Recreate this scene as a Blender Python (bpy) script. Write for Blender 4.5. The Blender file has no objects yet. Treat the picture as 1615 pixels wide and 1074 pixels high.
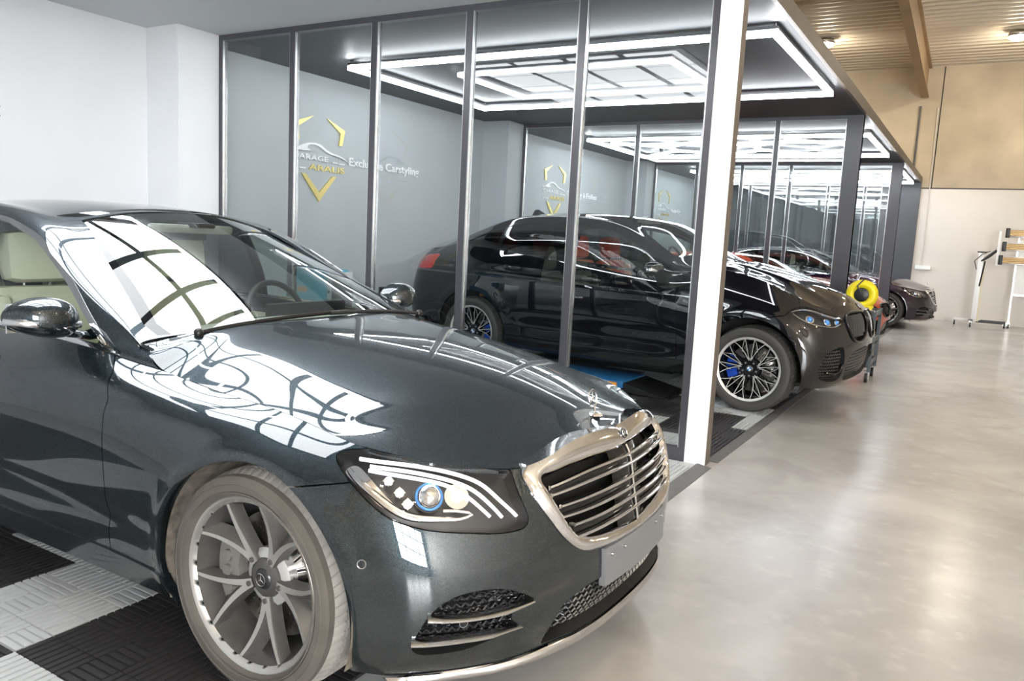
import bpy, bmesh, math, random
import numpy as np
from mathutils import Vector, Matrix
PI = math.pi
random.seed(7)
SC = bpy.context.scene
COL = SC.collection

# ------------------------------------------------------------------ camera, world, exposure
cam_d = bpy.data.cameras.new('camera')
cam = bpy.data.objects.new('camera', cam_d)
COL.objects.link(cam)
cam_d.sensor_width = 36.0
cam_d.lens = 1242.4 / 1615.0 * 36.0
cam_d.clip_start = 0.05
CAM = Vector((1.3974, 0.0, 1.4195))
yaw, pitch, roll = -0.53, -0.1328, 0.0513
fw = Vector((math.sin(yaw)*math.cos(pitch), math.cos(yaw)*math.cos(pitch), math.sin(pitch)))
rt = Vector((math.cos(yaw), -math.sin(yaw), 0)); up = rt.cross(fw)
rt2 = math.cos(roll)*rt + math.sin(roll)*up
up2 = -math.sin(roll)*rt + math.cos(roll)*up
cam.matrix_world = Matrix(((rt2.x, up2.x, -fw.x, CAM.x), (rt2.y, up2.y, -fw.y, CAM.y), (rt2.z, up2.z, -fw.z, CAM.z), (0, 0, 0, 1)))
SC.camera = cam
SC.view_settings.view_transform = 'Standard'
SC.view_settings.look = 'None'
SC.view_settings.gamma = 1.0
SC.view_settings.use_curve_mapping = False
SC.view_settings.exposure = 1.0
w = bpy.data.worlds.new('world'); SC.world = w; w.use_nodes = True
w.node_tree.nodes['Background'].inputs[0].default_value = (0.95, 0.97, 1.0, 1)
w.node_tree.nodes['Background'].inputs[1].default_value = 0.25

# ------------------------------------------------------------------ building dimensions
HC = 3.055            # booth ceiling height
PY = [-0.55, 4.93, 10.41, 15.9, 20.2]      # partition planes (near face)
XB = -5.12            # back wall of the booths
HALL_Z = 5.7
LEDS = 13.0
FILL_LIGHT = 20.0        # glow of the added fill-light window behind the camera

# ------------------------------------------------------------------ materials
MATS = {}
def mat(name, col=(0.8, 0.8, 0.8), rough=0.5, metal=0.0, coat=0.0, emit=None, es=1.0, spec=0.5, noise=0.0, nscale=8.0, bump=0.0, bscale=60.0):
    if name in MATS: return MATS[name]
    m = bpy.data.materials.new(name); m.use_nodes = True
    nt = m.node_tree; b = nt.nodes['Principled BSDF']
    b.inputs['Base Color'].default_value = (*col, 1)
    b.inputs['Roughness'].default_value = rough
    b.inputs['Metallic'].default_value = metal
    b.inputs['Specular IOR Level'].default_value = spec
    if coat:
        b.inputs['Coat Weight'].default_value = coat; b.inputs['Coat Roughness'].default_value = 0.02
    if emit:
        b.inputs['Emission Color'].default_value = (*emit, 1); b.inputs['Emission Strength'].default_value = es
    tc = nt.nodes.new('ShaderNodeTexCoord')
    if noise:
        n = nt.nodes.new('ShaderNodeTexNoise'); n.inputs['Scale'].default_value = nscale; n.inputs['Detail'].default_value = 6
        r = nt.nodes.new('ShaderNodeValToRGB')
        r.color_ramp.elements[0].position = 0.3; r.color_ramp.elements[1].position = 0.7
        r.color_ramp.elements[0].color = (*[c*(1-noise) for c in col], 1); r.color_ramp.elements[1].color = (*[min(1, c*(1+noise)) for c in col], 1)
        nt.links.new(tc.outputs['Object'], n.inputs['Vector']); nt.links.new(n.outputs['Fac'], r.inputs['Fac']); nt.links.new(r.outputs['Color'], b.inputs['Base Color'])
    if bump:
        n = nt.nodes.new('ShaderNodeTexNoise'); n.inputs['Scale'].default_value = bscale; n.inputs['Detail'].default_value = 4
        bn = nt.nodes.new('ShaderNodeBump'); bn.inputs['Strength'].default_value = bump; bn.inputs['Distance'].default_value = 0.01
        nt.links.new(tc.outputs['Object'], n.inputs['Vector']); nt.links.new(n.outputs['Fac'], bn.inputs['Height']); nt.links.new(bn.outputs['Normal'], b.inputs['Normal'])
    MATS[name] = m
    return m
def glass_mat(name, tint=(0.9, 0.95, 0.94), refl=1.0, ior=1.5, base=0.0):
    """thin pane: clear transmission with a fresnel mirror on top"""
    if name in MATS: return MATS[name]
    m = bpy.data.materials.new(name); m.use_nodes = True
    nt = m.node_tree; nt.nodes.clear()
    out = nt.nodes.new('ShaderNodeOutputMaterial'); mx = nt.nodes.new('ShaderNodeMixShader')
    tr = nt.nodes.new('ShaderNodeBsdfTransparent'); gl = nt.nodes.new('ShaderNodeBsdfGlossy'); ge = nt.nodes.new('ShaderNodeNewGeometry')
    tr.inputs['Color'].default_value = (*tint, 1); gl.inputs['Roughness'].default_value = 0.0; gl.inputs['Color'].default_value = (1, 1, 1, 1)
    dp = nt.nodes.new('ShaderNodeVectorMath'); dp.operation = 'DOT_PRODUCT'
    nt.links.new(ge.outputs['Normal'], dp.inputs[0]); nt.links.new(ge.outputs['Incoming'], dp.inputs[1])
    def mth(op, a, b=None):
        n = nt.nodes.new('ShaderNodeMath'); n.operation = op; n.use_clamp = op == 'MULTIPLY_ADD'
        nt.links.new(a, n.inputs[0])
        if b is not None: n.inputs[1].default_value = b
        return n
    f0 = ((ior-1)/(ior+1))**2
    ab = mth('ABSOLUTE', dp.outputs['Value']); sb = mth('MULTIPLY', ab.outputs[0], -1.0); s1 = mth('ADD', sb.outputs[0], 1.0); pw = mth('POWER', s1.outputs[0], 5.0)
    ma = mth('MULTIPLY_ADD', pw.outputs[0], (1-f0)*refl); ma.inputs[2].default_value = f0*refl+base
    nt.links.new(ma.outputs[0], mx.inputs[0])
    nt.links.new(tr.outputs[0], mx.inputs[1]); nt.links.new(gl.outputs[0], mx.inputs[2]); nt.links.new(mx.outputs[0], out.inputs[0])
    MATS[name] = m
    return m
def paint_mat(name, col, flake=0.5, rough=0.35, metal=0.6):
    """metallic car paint: flake layer under a clear coat"""
    m = bpy.data.materials.new(name); m.use_nodes = True
    nt = m.node_tree; b = nt.nodes['Principled BSDF']
    b.inputs['Roughness'].default_value = rough; b.inputs['Metallic'].default_value = metal
    b.inputs['Specular IOR Level'].default_value = 0.0
    b.inputs['Coat Weight'].default_value = 1.0; b.inputs['Coat Roughness'].default_value = 0.012; b.inputs['Coat IOR'].default_value = 1.75
    tc = nt.nodes.new('ShaderNodeTexCoord'); v = nt.nodes.new('ShaderNodeTexVoronoi'); v.inputs['Scale'].default_value = 900
    r = nt.nodes.new('ShaderNodeValToRGB')
    r.color_ramp.elements[0].color = (*[c*(1-flake) for c in col], 1); r.color_ramp.elements[1].color = (*[min(1, c*(1+flake)) for c in col], 1)
    nt.links.new(tc.outputs['Object'], v.inputs['Vector']); nt.links.new(v.outputs['Color'], r.inputs['Fac']); nt.links.new(r.outputs['Color'], b.inputs['Base Color'])
    MATS[name] = m
    return m

# ------------------------------------------------------------------ mesh helpers
def tag(o, label=None, cat=None, group=None, kind=None):
    if label: o['label'] = label
    if cat: o['category'] = cat
    if group: o['group'] = group
    if kind: o['kind'] = kind
    return o
def thing(name, label, cat, loc=(0, 0, 0), rz=0.0, group=None):
    o = bpy.data.objects.new(name, None); COL.objects.link(o)
    o.location = loc; o.rotation_euler = (0, 0, rz); o.empty_display_size = 0.1
    return tag(o, label, cat, group)
def link(name, me, parent=None):
    o = bpy.data.objects.new(name, me); COL.objects.link(o)
    if parent is not None: o.parent = parent
    return o
class MB:
    """collects shapes into one mesh with material slots"""
    def __init__(s): s.v = []; s.f = []; s.m = []; s.mats = []; s.sm = []
    def mi(s, m):
        if m not in s.mats: s.mats.append(m)
        return s.mats.index(m)
    def add(s, vs, fs, m, smooth=False):
        b = len(s.v); i = s.mi(m)
        s.v += [tuple(map(float, p)) for p in vs]; s.f += [tuple(b+k for k in f) for f in fs]; s.m += [i]*len(fs); s.sm += [smooth]*len(fs)
        return s
    def box(s, lo, hi, m, bev=0.0, rot=None, piv=None):
        x0, y0, z0 = lo; x1, y1, z1 = hi
        if bev <= 0:
            vs = [(x0,y0,z0),(x1,y0,z0),(x1,y1,z0),(x0,y1,z0),(x0,y0,z1),(x1,y0,z1),(x1,y1,z1),(x0,y1,z1)]
            fs = [(3,2,1,0),(4,5,6,7),(0,1,5,4),(1,2,6,5),(2,3,7,6),(3,0,4,7)]
        else:
            bm = bmesh.new(); bmesh.ops.create_cube(bm, size=1)
            for q in bm.verts: q.co = Vector(((x0+x1)/2+q.co.x*(x1-x0), (y0+y1)/2+q.co.y*(y1-y0), (z0+z1)/2+q.co.z*(z1-z0)))
            bmesh.ops.bevel(bm, geom=list(bm.edges), offset=bev, segments=2, profile=0.6, affect='EDGES')
            bm.verts.index_update(); vs = [tuple(q.co) for q in bm.verts]; fs = [[q.index for q in f.verts] for f in bm.faces]; bm.free()
        if rot is not None:
            pv = Vector(piv if piv else ((x0+x1)/2, (y0+y1)/2, (z0+z1)/2))
            vs = [tuple(rot @ (Vector(q)-pv) + pv) for q in vs]
        return s.add(vs, fs, m)
    def cyl(s, a, b, r, m, n=20, r2=None, caps=True, smooth=True):
        a = Vector(a); b = Vector(b); r2 = r if r2 is None else r2
        d = (b-a).normalized(); t = Vector((0, 0, 1)) if abs(d.z) < .9 else Vector((1, 0, 0))
        e1 = d.cross(t).normalized(); e2 = d.cross(e1)
        vs = []
        for c, rr in ((a, r), (b, r2)):
            for k in range(n):
                an = 2*PI*k/n; vs.append(c + e1*math.cos(an)*rr + e2*math.sin(an)*rr)
        fs = [(k, (k+1) % n, n+(k+1) % n, n+k) for k in range(n)]
        fs = [f[::-1] for f in fs]
        s.add(vs, fs, m, smooth)
        if caps:
            s.add(vs[:n], [tuple(range(n))], m); s.add(vs[n:], [tuple(range(n))[::-1]], m)
        return s
    def tube(s, pts, r, m, n=10, closed=False, ell=None, ups=None):
        """sweep an ellipse along points; ell=(rw, rh): rw sideways, rh along up"""
        pts = [Vector(p) for p in pts]; N = len(pts); rings = []
        pu = None
        for i, p in enumerate(pts):
            if closed: d = pts[(i+1) % N]-pts[i-1]
            else: d = pts[min(i+1, N-1)]-pts[max(i-1, 0)]
            d.normalize()
            if ups is not None: u_ = Vector(ups[i])
            elif pu is None: u_ = Vector((0, 0, 1)) if abs(d.z) < .9 else Vector((1, 0, 0))
            else: u_ = pu
            sd = d.cross(u_).normalized(); u_ = sd.cross(d).normalized(); pu = u_
            rr = r[i] if hasattr(r, '__len__') else r
            rw, rh = (ell[0]*rr, ell[1]*rr) if ell else (rr, rr)
            rings.append([p + sd*math.cos(2*PI*k/n)*rw + u_*math.sin(2*PI*k/n)*rh for k in range(n)])
        vs = [q for rg in rings for q in rg]; fs = []
        for i in range(N if closed else N-1):
            j = (i+1) % N
            for k in range(n): fs.append((i*n+k, i*n+(k+1) % n, j*n+(k+1) % n, j*n+k))
        s.add(vs, [f[::-1] for f in fs], m, True)
        if not closed:
            s.add(rings[0], [tuple(range(n))], m); s.add(rings[-1], [tuple(range(n))[::-1]], m)
        return s
    def lathe(s, prof, m, axis='y', c=(0, 0, 0), n=48, smooth=True, a0=0, a1=2*PI):
        """profile of (radius, along) turned about an axis through c"""
        full = abs(a1-a0-2*PI) < 1e-6; K = n if full else n+1; vs = []
        for r, h in prof:
            for k in range(K):
                a = a0+(a1-a0)*k/n; cc, ss = math.cos(a)*r, math.sin(a)*r
                if axis == 'y': q = (c[0]+cc, c[1]+h, c[2]+ss)
                elif axis == 'z': q = (c[0]+cc, c[1]+ss, c[2]+h)
                else: q = (c[0]+h, c[1]+cc, c[2]+ss)
                vs.append(q)
        fs = []
        for i in range(len(prof)-1):
            for k in range(n):
                k2 = (k+1) % K; fs.append((i*K+k, i*K+k2, (i+1)*K+k2, (i+1)*K+k))
        return s.add(vs, fs, m, smooth)
    def prism(s, poly, h0, h1, m, fn):
        """extrude 2d polygon between heights; fn(a,b,h)->xyz"""
        n = len(poly); vs = [fn(a, b, h0) for a, b in poly]+[fn(a, b, h1) for a, b in poly]
        fs = [tuple(range(n))[::-1], tuple(range(n, 2*n))]+[(k, (k+1) % n, n+(k+1) % n, n+k) for k in range(n)]
        return s.add(vs, fs, m)
    def sphere(s, c, r, m, n=16, sc=(1, 1, 1)):
        vs = []; fs = []
        for i in range(n//2+1):
            t = PI*i/(n//2)
            for k in range(n):
                a = 2*PI*k/n; vs.append((c[0]+r*sc[0]*math.sin(t)*math.cos(a), c[1]+r*sc[1]*math.sin(t)*math.sin(a), c[2]+r*sc[2]*math.cos(t)))
        for i in range(n//2):
            for k in range(n): fs.append((i*n+k, (i+1)*n+k, (i+1)*n+(k+1) % n, i*n+(k+1) % n))
        return s.add(vs, fs, m, True)
    def mesh(s, name):
        me = bpy.data.meshes.new(name); me.from_pydata(s.v, [], s.f)
        for m in s.mats: me.materials.append(m)
        me.polygons.foreach_set('material_index', s.m); me.polygons.foreach_set('use_smooth', s.sm)
        bm = bmesh.new(); bm.from_mesh(me); bmesh.ops.remove_doubles(bm, verts=bm.verts, dist=1e-6)
        bmesh.ops.recalc_face_normals(bm, faces=bm.faces); bm.to_mesh(me); bm.free()
        me.update(); return me
    def build(s, name, parent=None):
        me = s.mesh(name)
        if any(s.sm) and not all(s.sm):
            try: me.set_sharp_from_angle(angle=math.radians(40))
            except Exception: pass
        return link(name, me, parent)
def struct(mb, name):
    return tag(mb.build(name), kind='structure')
# ------------------------------------------------------------------ room materials
M_white = mat('white_wall_paint', (0.76, 0.775, 0.79), 0.55, noise=0.02, nscale=2)
M_wceil = mat('white_ceiling_board', (0.58, 0.60, 0.62), 0.5)
M_grey = mat('grey_wall_paint', (0.44, 0.475, 0.50), 0.6, noise=0.03, nscale=1.5)
M_dceil = mat('dark_ceiling_paint', (0.024, 0.026, 0.031), 0.55, noise=0.25, nscale=1.2)
M_frame = mat('dark_frame_metal', (0.055, 0.055, 0.066), 0.32, spec=0.6)
M_framel = mat('gloss_white_cladding', (0.86, 0.87, 0.87), 0.2)
M_taupe = mat('taupe_cladding', (0.13, 0.105, 0.085), 0.5, noise=0.08, nscale=3)
M_rubber = mat('grey_rubber_edging', (0.12, 0.12, 0.125), 0.6, noise=0.1, nscale=20)
M_pane = glass_mat('partition_glass', (0.945, 0.965, 0.962), 1.0, 1.5)
M_silver = mat('silver_bead', (0.75, 0.76, 0.78), 0.25, 1.0)
M_tube = mat('led_tube', (1, 1, 1), 0.4, emit=(0.93, 0.96, 1.0), es=LEDS)
M_panel = mat('led_ceiling_tile', (0.12, 0.12, 0.12), 0.5, emit=(0.94, 0.97, 1.0), es=0.30)
M_panelb = mat('led_ceiling_tile_bright', (0.3, 0.3, 0.3), 0.5, emit=(0.95, 0.975, 1.0), es=4.6)
M_alu = mat('aluminium', (0.55, 0.55, 0.57), 0.3, 1.0)
M_gold = mat('brushed_gold', (0.78, 0.63, 0.22), 0.32, 0.75)
M_wlet = mat('white_lettering', (0.9, 0.9, 0.92), 0.4)
M_dlet = mat('charcoal_lettering', (0.05, 0.05, 0.06), 0.4)
M_black = mat('black_plastic', (0.012, 0.012, 0.013), 0.4)
M_blackg = mat('gloss_black', (0.008, 0.008, 0.009), 0.08)

def concrete():
    m = mat('polished_concrete', (0.5, 0.48, 0.45), 0.16); nt = m.node_tree; b = nt.nodes['Principled BSDF']
    tc = nt.nodes.new('ShaderNodeTexCoord')
    def noise(sc, det, dist=0.0):
        n = nt.nodes.new('ShaderNodeTexNoise'); n.inputs['Scale'].default_value = sc; n.inputs['Detail'].default_value = det; n.inputs['Distortion'].default_value = dist
        nt.links.new(tc.outputs['Object'], n.inputs['Vector']); return n
    def rng(n, a, b, lo, hi):
        r = nt.nodes.new('ShaderNodeMapRange'); r.interpolation_type = 'SMOOTHSTEP'
        for k, v in (('From Min', a), ('From Max', b), ('To Min', lo), ('To Max', hi)): r.inputs[k].default_value = v
        nt.links.new(n.outputs['Fac'], r.inputs['Value']); return r
    def mix(f, A, B):
        x = nt.nodes.new('ShaderNodeMix'); x.data_type = 'RGBA'; nt.links.new(f.outputs['Result'], x.inputs[0])
        for k, c in ((6, A), (7, B)):
            if isinstance(c, tuple): x.inputs[k].default_value = (*c, 1)
            else: nt.links.new(c.outputs[2], x.inputs[k])
        return x
    big = mix(rng(noise(0.55, 5, 0.6), 0.34, 0.66, 0, 1), (0.40, 0.39, 0.38), (0.56, 0.545, 0.525))
    mid = mix(rng(noise(2.2, 6, 0.5), 0.42, 0.74, 0, 0.55), big, (0.33, 0.315, 0.30))
    fin = mix(rng(noise(9, 4), 0.5, 0.8, 0, 0.35), mid, (0.60, 0.585, 0.565))
    nt.links.new(fin.outputs[2], b.inputs['Base Color'])
    b.inputs['Roughness'].default_value = 0.24
    return m
M_conc = concrete()
M_low = mat('cream_painted_panel', (0.70, 0.66, 0.61), 0.6, noise=0.03, nscale=1.2)
M_ochre = mat('ochre_concrete_panel', (0.56, 0.475, 0.345), 0.75, noise=0.22, nscale=0.9)
M_roof = mat('corrugated_roof_sheet', (0.74, 0.66, 0.53), 0.42, noise=0.05, nscale=1)
M_beam = mat('tan_steel_beam', (0.40, 0.28, 0.16), 0.55, noise=0.08, nscale=2)

# ------------------------------------------------------------------ large structure
XW = 9.0; YN = -5.5; YF = 20.3
struct(MB().box((XB-0.2, YN, -0.1), (XW, YF+0.2, 0.0), M_conc), 'floor')
def hz(y): return 5.6 + 0.068*(20.2-y)
mb = MB(); n = 125; ys = np.linspace(YN, YF, n*4+1); vs = []; fs = []
prof = [0, 0, 0.05, 0.05]
for i, y in enumerate(ys):
    z = hz(y) + prof[i % 4]
    vs += [(XB-0.2, y, z), (XW, y, z)]
for i in range(len(ys)-1): fs.append((2*i, 2*i+2, 2*i+3, 2*i+1))
mb.add(vs, fs, M_roof); mb.box((XB-0.2, YN, 8.2), (XW, YF, 8.3), M_roof)
struct(mb, 'ceiling')
mb = MB()
mb.box((XB-0.2, YF, 0), (XW, YF+0.2, 2.93), M_low)
mb.box((XB-0.2, YF+0.015, 2.93), (XW, YF+0.2, 2.96), M_black)
xs = [XB-0.2, -2.9, 0.23, 3.4, 6.5, XW]
for a, b in zip(xs[:-1], xs[1:]): mb.box((a+0.012, YF, 2.955), (b-0.012, YF+0.2, 5.75), M_ochre)
mb.box((XB-0.2, YF+0.02, 2.95), (XW, YF+0.2, 5.75), M_black)
struct(mb, 'wall_far')
struct(MB().box((XW, YN, 0), (XW+0.2, YF, 7.6), M_low), 'wall_right')
struct(MB().box((XB-0.2, YN-0.2, 0), (XW, YN, 2.95), M_low).box((XB-0.2, YN-0.2, 2.95), (XW, YN, 7.8), M_low), 'wall_near')
struct(MB().box((XB-0.32, YN, HC+0.13), (XB-0.2, YF, 7.6), M_ochre), 'wall_left')
# added fill light shaped as a window in the near gable, unseen
wn = bpy.data.objects.new('window_5', None); COL.objects.link(wn); tag(wn, kind='structure'); wn.location = (0, YN, 0)
M_fill = mat('daylight_pane', (1, 1, 1), 0.3, emit=(0.97, 0.99, 1.0), es=FILL_LIGHT)
fr = MB()
for i in range(5): fr.box((4.56+i, 0.0, 0.9), (4.64+i, 0.08, 4.1), M_frame)
for z in (0.86, 1.9, 2.96, 4.06): fr.box((4.56, 0.0, z), (8.64, 0.08, z+0.08), M_frame)
fr.build('window_frame', wn)
for i in range(4):
    for z in (0.94, 1.98, 3.04): MB().box((4.64+i, 0.01, z), (5.56+i, 0.03, z+(1.02 if z > 3 else .96 if z < 1 else .98)), M_fill).build('daylight_pane', wn)
# roof beam running down the hall and a purlin across it
def sbeam(x0, x1, dz0, dz1, name, m=M_beam):
    vs = []
    for y in (YN, YF):
        for x, dz in ((x0, dz0), (x1, dz0), (x1, dz1), (x0, dz1)): vs.append((x, y, hz(y)-dz))
    return vs
tb = MB(); fsb = [(0,1,2,3),(7,6,5,4),(0,4,5,1),(1,5,6,2),(2,6,7,3),(3,7,4,0)]
tb.add(sbeam(-0.19, -0.03, 0.66, 0.62, ''), fsb, M_beam); tb.add(sbeam(-0.13, -0.09, 0.62, 0.03, ''), fsb, M_beam); tb.add(sbeam(-0.19, -0.03, 0.03, -0.01, ''), fsb, M_beam)
tag(tb.build('roof_beam'), 'long tan steel roof beam running down the hall to the far wall', 'beam')
tb = MB().box((XB, 14.9, hz(15)-0.22), (-0.2, 15.05, hz(15)-0.02), M_beam)
tag(tb.build('cross_beam'), 'short tan steel cross beam meeting the long roof beam under the corrugated roof', 'beam')
# conduit and switch box on the far wall
t = thing('switch_box', 'small white junction box with a conduit on the far wall beside the dark booth end', 'switch box', (0.24, YF, 1.16))
MB().box((-0.15, -0.06, -0.04), (0.17, -0.002, 0.05), M_framel, 0.006).build('box', t)
MB().cyl((-0.02, -0.02, 0.05), (-0.06, -0.02, 3.55), 0.012, M_low, 8).build('conduit', t)
t = thing('downpipe', 'thin dark drain pipe beside the roof beam on the ochre upper wall', 'pipe', (-0.17, YF, 3.0))
MB().cyl((0, -0.04, 0), (0.0, -0.04, 1.75), 0.02, M_rubber, 8).build('pipe', t)

# back walls, booth ceilings, pilasters
for i in range(4):
    y0, y1 = PY[i], PY[i+1]
    m = M_white if i == 0 else M_grey
    mb = MB().box((XB-0.2, y0, 0), (XB, y1, HC), m)
    mb.box((XB, y1-0.42, 0), (-4.69, y1, HC), m)
    struct(mb, 'wall_back')
    mc = M_wceil if i == 0 else M_dceil
    struct(MB().box((XB-0.2, y0, HC), (0.0, y1, HC+0.06), mc), 'ceiling')
struct(MB().box((XB-0.2, PY[0]-0.12, 0), (0.0, PY[0], HC+0.12), M_white), 'wall_near')
M_dark = mat('dark_end_wall_paint', (0.055, 0.058, 0.07), 0.4, noise=0.06, nscale=2)
struct(MB().box((XB-0.2, PY[4]+0.06, 0), (0.03, PY[4]+0.099, HC+0.12), M_dark).box((-0.62, PY[4], 0), (0.03, PY[4]+0.06, HC+0.1), M_dark), 'wall_end')
# fascia over the openings and the flat roof of the booths
struct(MB().box((0.0, PY[0]-0.12, HC), (0.035, PY[4]+0.09, HC+0.125), M_taupe).box((XB-0.2, PY[0]-0.12, HC+0.06), (0.0, PY[4]+0.09, HC+0.12), M_taupe), 'trim_1')

# ------------------------------------------------------------------ glass partitions
def partition(k, y, white_front, mull, x_end=0.0, post=0.139):
    """steel framed glass wall between two booths"""
    fr = bpy.data.objects.new('window_%d' % k, None); COL.objects.link(fr); tag(fr, kind='structure'); fr.location = (0, y, 0)
    D = 0.06
    def q(mb, name): return mb.build(name, fr)
    q(MB().box((-4.69, 0, HC-0.045), (x_end-post, D, HC), M_frame), 'top_rail')
    q(MB().box((-4.69, 0, 0.0), (x_end-post, D, 0.09), M_frame), 'bottom_rail')
    p = MB().box((x_end-post, 0, 0), (x_end, 0.11, HC), M_frame)
    if white_front:
        p = MB().box((x_end-post, 0.006, 0), (x_end-0.004, 0.11, HC), M_frame).box((x_end-post, 0, 0), (x_end, 0.006, HC), M_framel)
    p.box((x_end-0.004, 0.006, 0), (x_end, 0.11, HC), M_taupe)
    q(p, 'post')
    q(MB().box((-4.69, 0, 0.09), (-4.645, D, HC-0.045), M_frame), 'mullion')
    q(MB().box((x_end-post-0.045, 0, 0.09), (x_end-post, D, HC-0.045), M_frame), 'mullion')
    xs = [-4.645]
    for x in mull:
        mm = MB().box((x, 0, 0.09), (x+0.055, D, HC-0.045), M_frame)
        q(mm, 'mullion'); xs += [x, x+0.055]
    xs.append(x_end-post-0.045)
    for a, b in zip(xs[::2], xs[1::2]):
        q(MB().box((a, D/2-0.003, 0.09), (b, D/2-0.001, HC-0.045), M_pane), 'glass_pane')
        bd = MB()
        for x in (a, b-0.008): bd.box((x, 0.004, 0.09), (x+0.008, D/2-0.005, HC-0.045), M_silver)
        q(bd, 'glazing_bead')
partition(1, PY[1], True, (-3.80, -2.906, -2.01, -1.097))
partition(2, PY[2], False, (-3.80, -2.89, -1.96, -1.02))
partition(3, PY[3], False, (-3.80, -2.89, -1.96, -1.02))
partition(4, PY[4], False, (-3.80, -2.89, -1.96, -1.15), -0.62, 0.10)

# ------------------------------------------------------------------ floor mats and edging
def floor_mat(i, x0, x1, y0, y1, dark):
    T = 0.49; mats = [mat('light_grey_mat_tile', (0.50, 0.52, 0.53), 0.45), mat('black_mat_tile', (0.035, 0.033, 0.035), 0.38)]
    mb = MB(); nx = int(math.ceil((0.34-x0)/T)); ny = int(math.ceil((y1-y0)/T)); V = []; F = []; MI = []
    def addbox(a, b, c, d, z0, z1, mi):
        k = len(V); e = 0.0012
        V.extend([(a, c, z0), (b, c, z0), (b, d, z0), (a, d, z0), (a+e, c+e, z1), (b-e, c+e, z1), (b-e, d-e, z1), (a+e, d-e, z1)])
        F.extend([(k+4, k+5, k+6, k+7), (k, k+1, k+5, k+4), (k+1, k+2, k+6, k+5), (k+2, k+3, k+7, k+6), (k+3, k, k+4, k+7)]); MI.extend([mi]*5)
    rnd = random.Random(5); pat = [[rnd.random() < 0.5 for _ in range(4)] for _ in range(4)]
    for ix in range(nx):
        for iy in range(ny):
            b = 0.34-ix*T; a = max(b-T, x0); B = b; b = min(b, x1); c = y0+iy*T; d = min(c+T, y1)
            mi = 1 if dark(ix, iy) else 0
            addbox(a+0.0005, b-0.0005, c+0.0005, d-0.0005, 0.0, 0.009, mi)
            if a < -3.6: 
                addbox(a+0.001, b-0.001, c+0.001, d-0.001, 0.009, 0.015, mi); continue
            C = T/4; P = C/4
            for bx in range(4):
                for by in range(4):
                    hor = pat[(bx+ix) % 4][(by+iy*3+ix) % 4]
                    for r in range(4):
                        if hor: q = (B-(bx+1)*C+0.001, B-bx*C-0.001, c+by*C+r*P+0.0035, c+by*C+(r+1)*P-0.0035)
                        else: q = (B-(bx+1)*C+r*P+0.0035, B-(bx+1)*C+(r+1)*P-0.0035, c+by*C+0.001, c+(by+1)*C-0.001)
                        if q[0] < a or q[1] > b+1e-6 or q[3] > d+1e-6: continue
                        addbox(*q, 0.009, 0.016, mi)
    me = bpy.data.meshes.new('floor_mat'); me.from_pydata(V, [], F)
    for m in mats: me.materials.append(m)
    me.polygons.foreach_set('material_index', MI); me.update()
    return me
def chk(ix, iy): return (ix+iy) % 2 == 1
def b1dark(ix, iy):
    # stepped light and black pattern of the nearest booth
    S = {0: 'LLLLLLLLLLL', 1: 'LBBBLLBBLLB', 2: 'BLBBLLBLLBB', 3: 'BBLLLBLLBBL', 4: 'BBBLBBLLLBB', 5: 'LLBBLLBBLLB'}
    r = S[ix % 6 if ix < 6 else 4]; return r[iy % 11] == 'B'
MATLBL = ['interlocking grey and black plastic floor mat under the nearest dark sedan', 'interlocking grey and black plastic floor mat under the black sport SUV',
          'interlocking plastic floor mat in the third booth under the orange coupe', 'interlocking plastic floor mat in the last booth under the far navy sedan']
EDGE = ['grey rubber ramp edging along the floor mat beside the nearest sedan nose', 'grey rubber ramp edging in front of the black sport SUV', 'rubber ramp edging under the orange coupe nose', 'rubber ramp edging under the far sedan nose']
for i in range(4):
    y0 = PY[i]+(0.13 if i else 0.0); y1 = PY[i+1]-0.02
    if i == 0: me = floor_mat(i, XB+0.02, -0.045, 0.28, y1, lambda ix, iy: b1dark(ix, iy))
    elif i == 1: me = floor_mat(i, XB+0.02, -0.02, y0+0.05, y1, lambda ix, iy: (ix-iy) % 4 in (0, 3))
    else: me = floor_mat(i, XB+0.02, -0.02, y0, y1, chk)
    o = link('floor_mat', me); tag(o, MATLBL[i], 'floor mat')
    mb = MB(); e0 = y0 if i else 0.28; xa = -0.02 if i else -0.045
    vs = [(xa, e0, 0.0), (0.05, e0, 0.0), (0.05, e0, 0.003), (xa+0.012, e0, 0.016), (xa, e0, 0.016)]; vs += [(a, y1, c) for a, _, c in vs]
    mb.add(vs, [(0,1,2,3,4), (9,8,7,6,5), (0,5,6,1), (1,6,7,2), (2,7,8,3), (3,8,9,4), (4,9,5,0)], M_rubber)
    o = mb.build('edge_ramp'); tag(o, EDGE[i], 'ramp edging')

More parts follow.
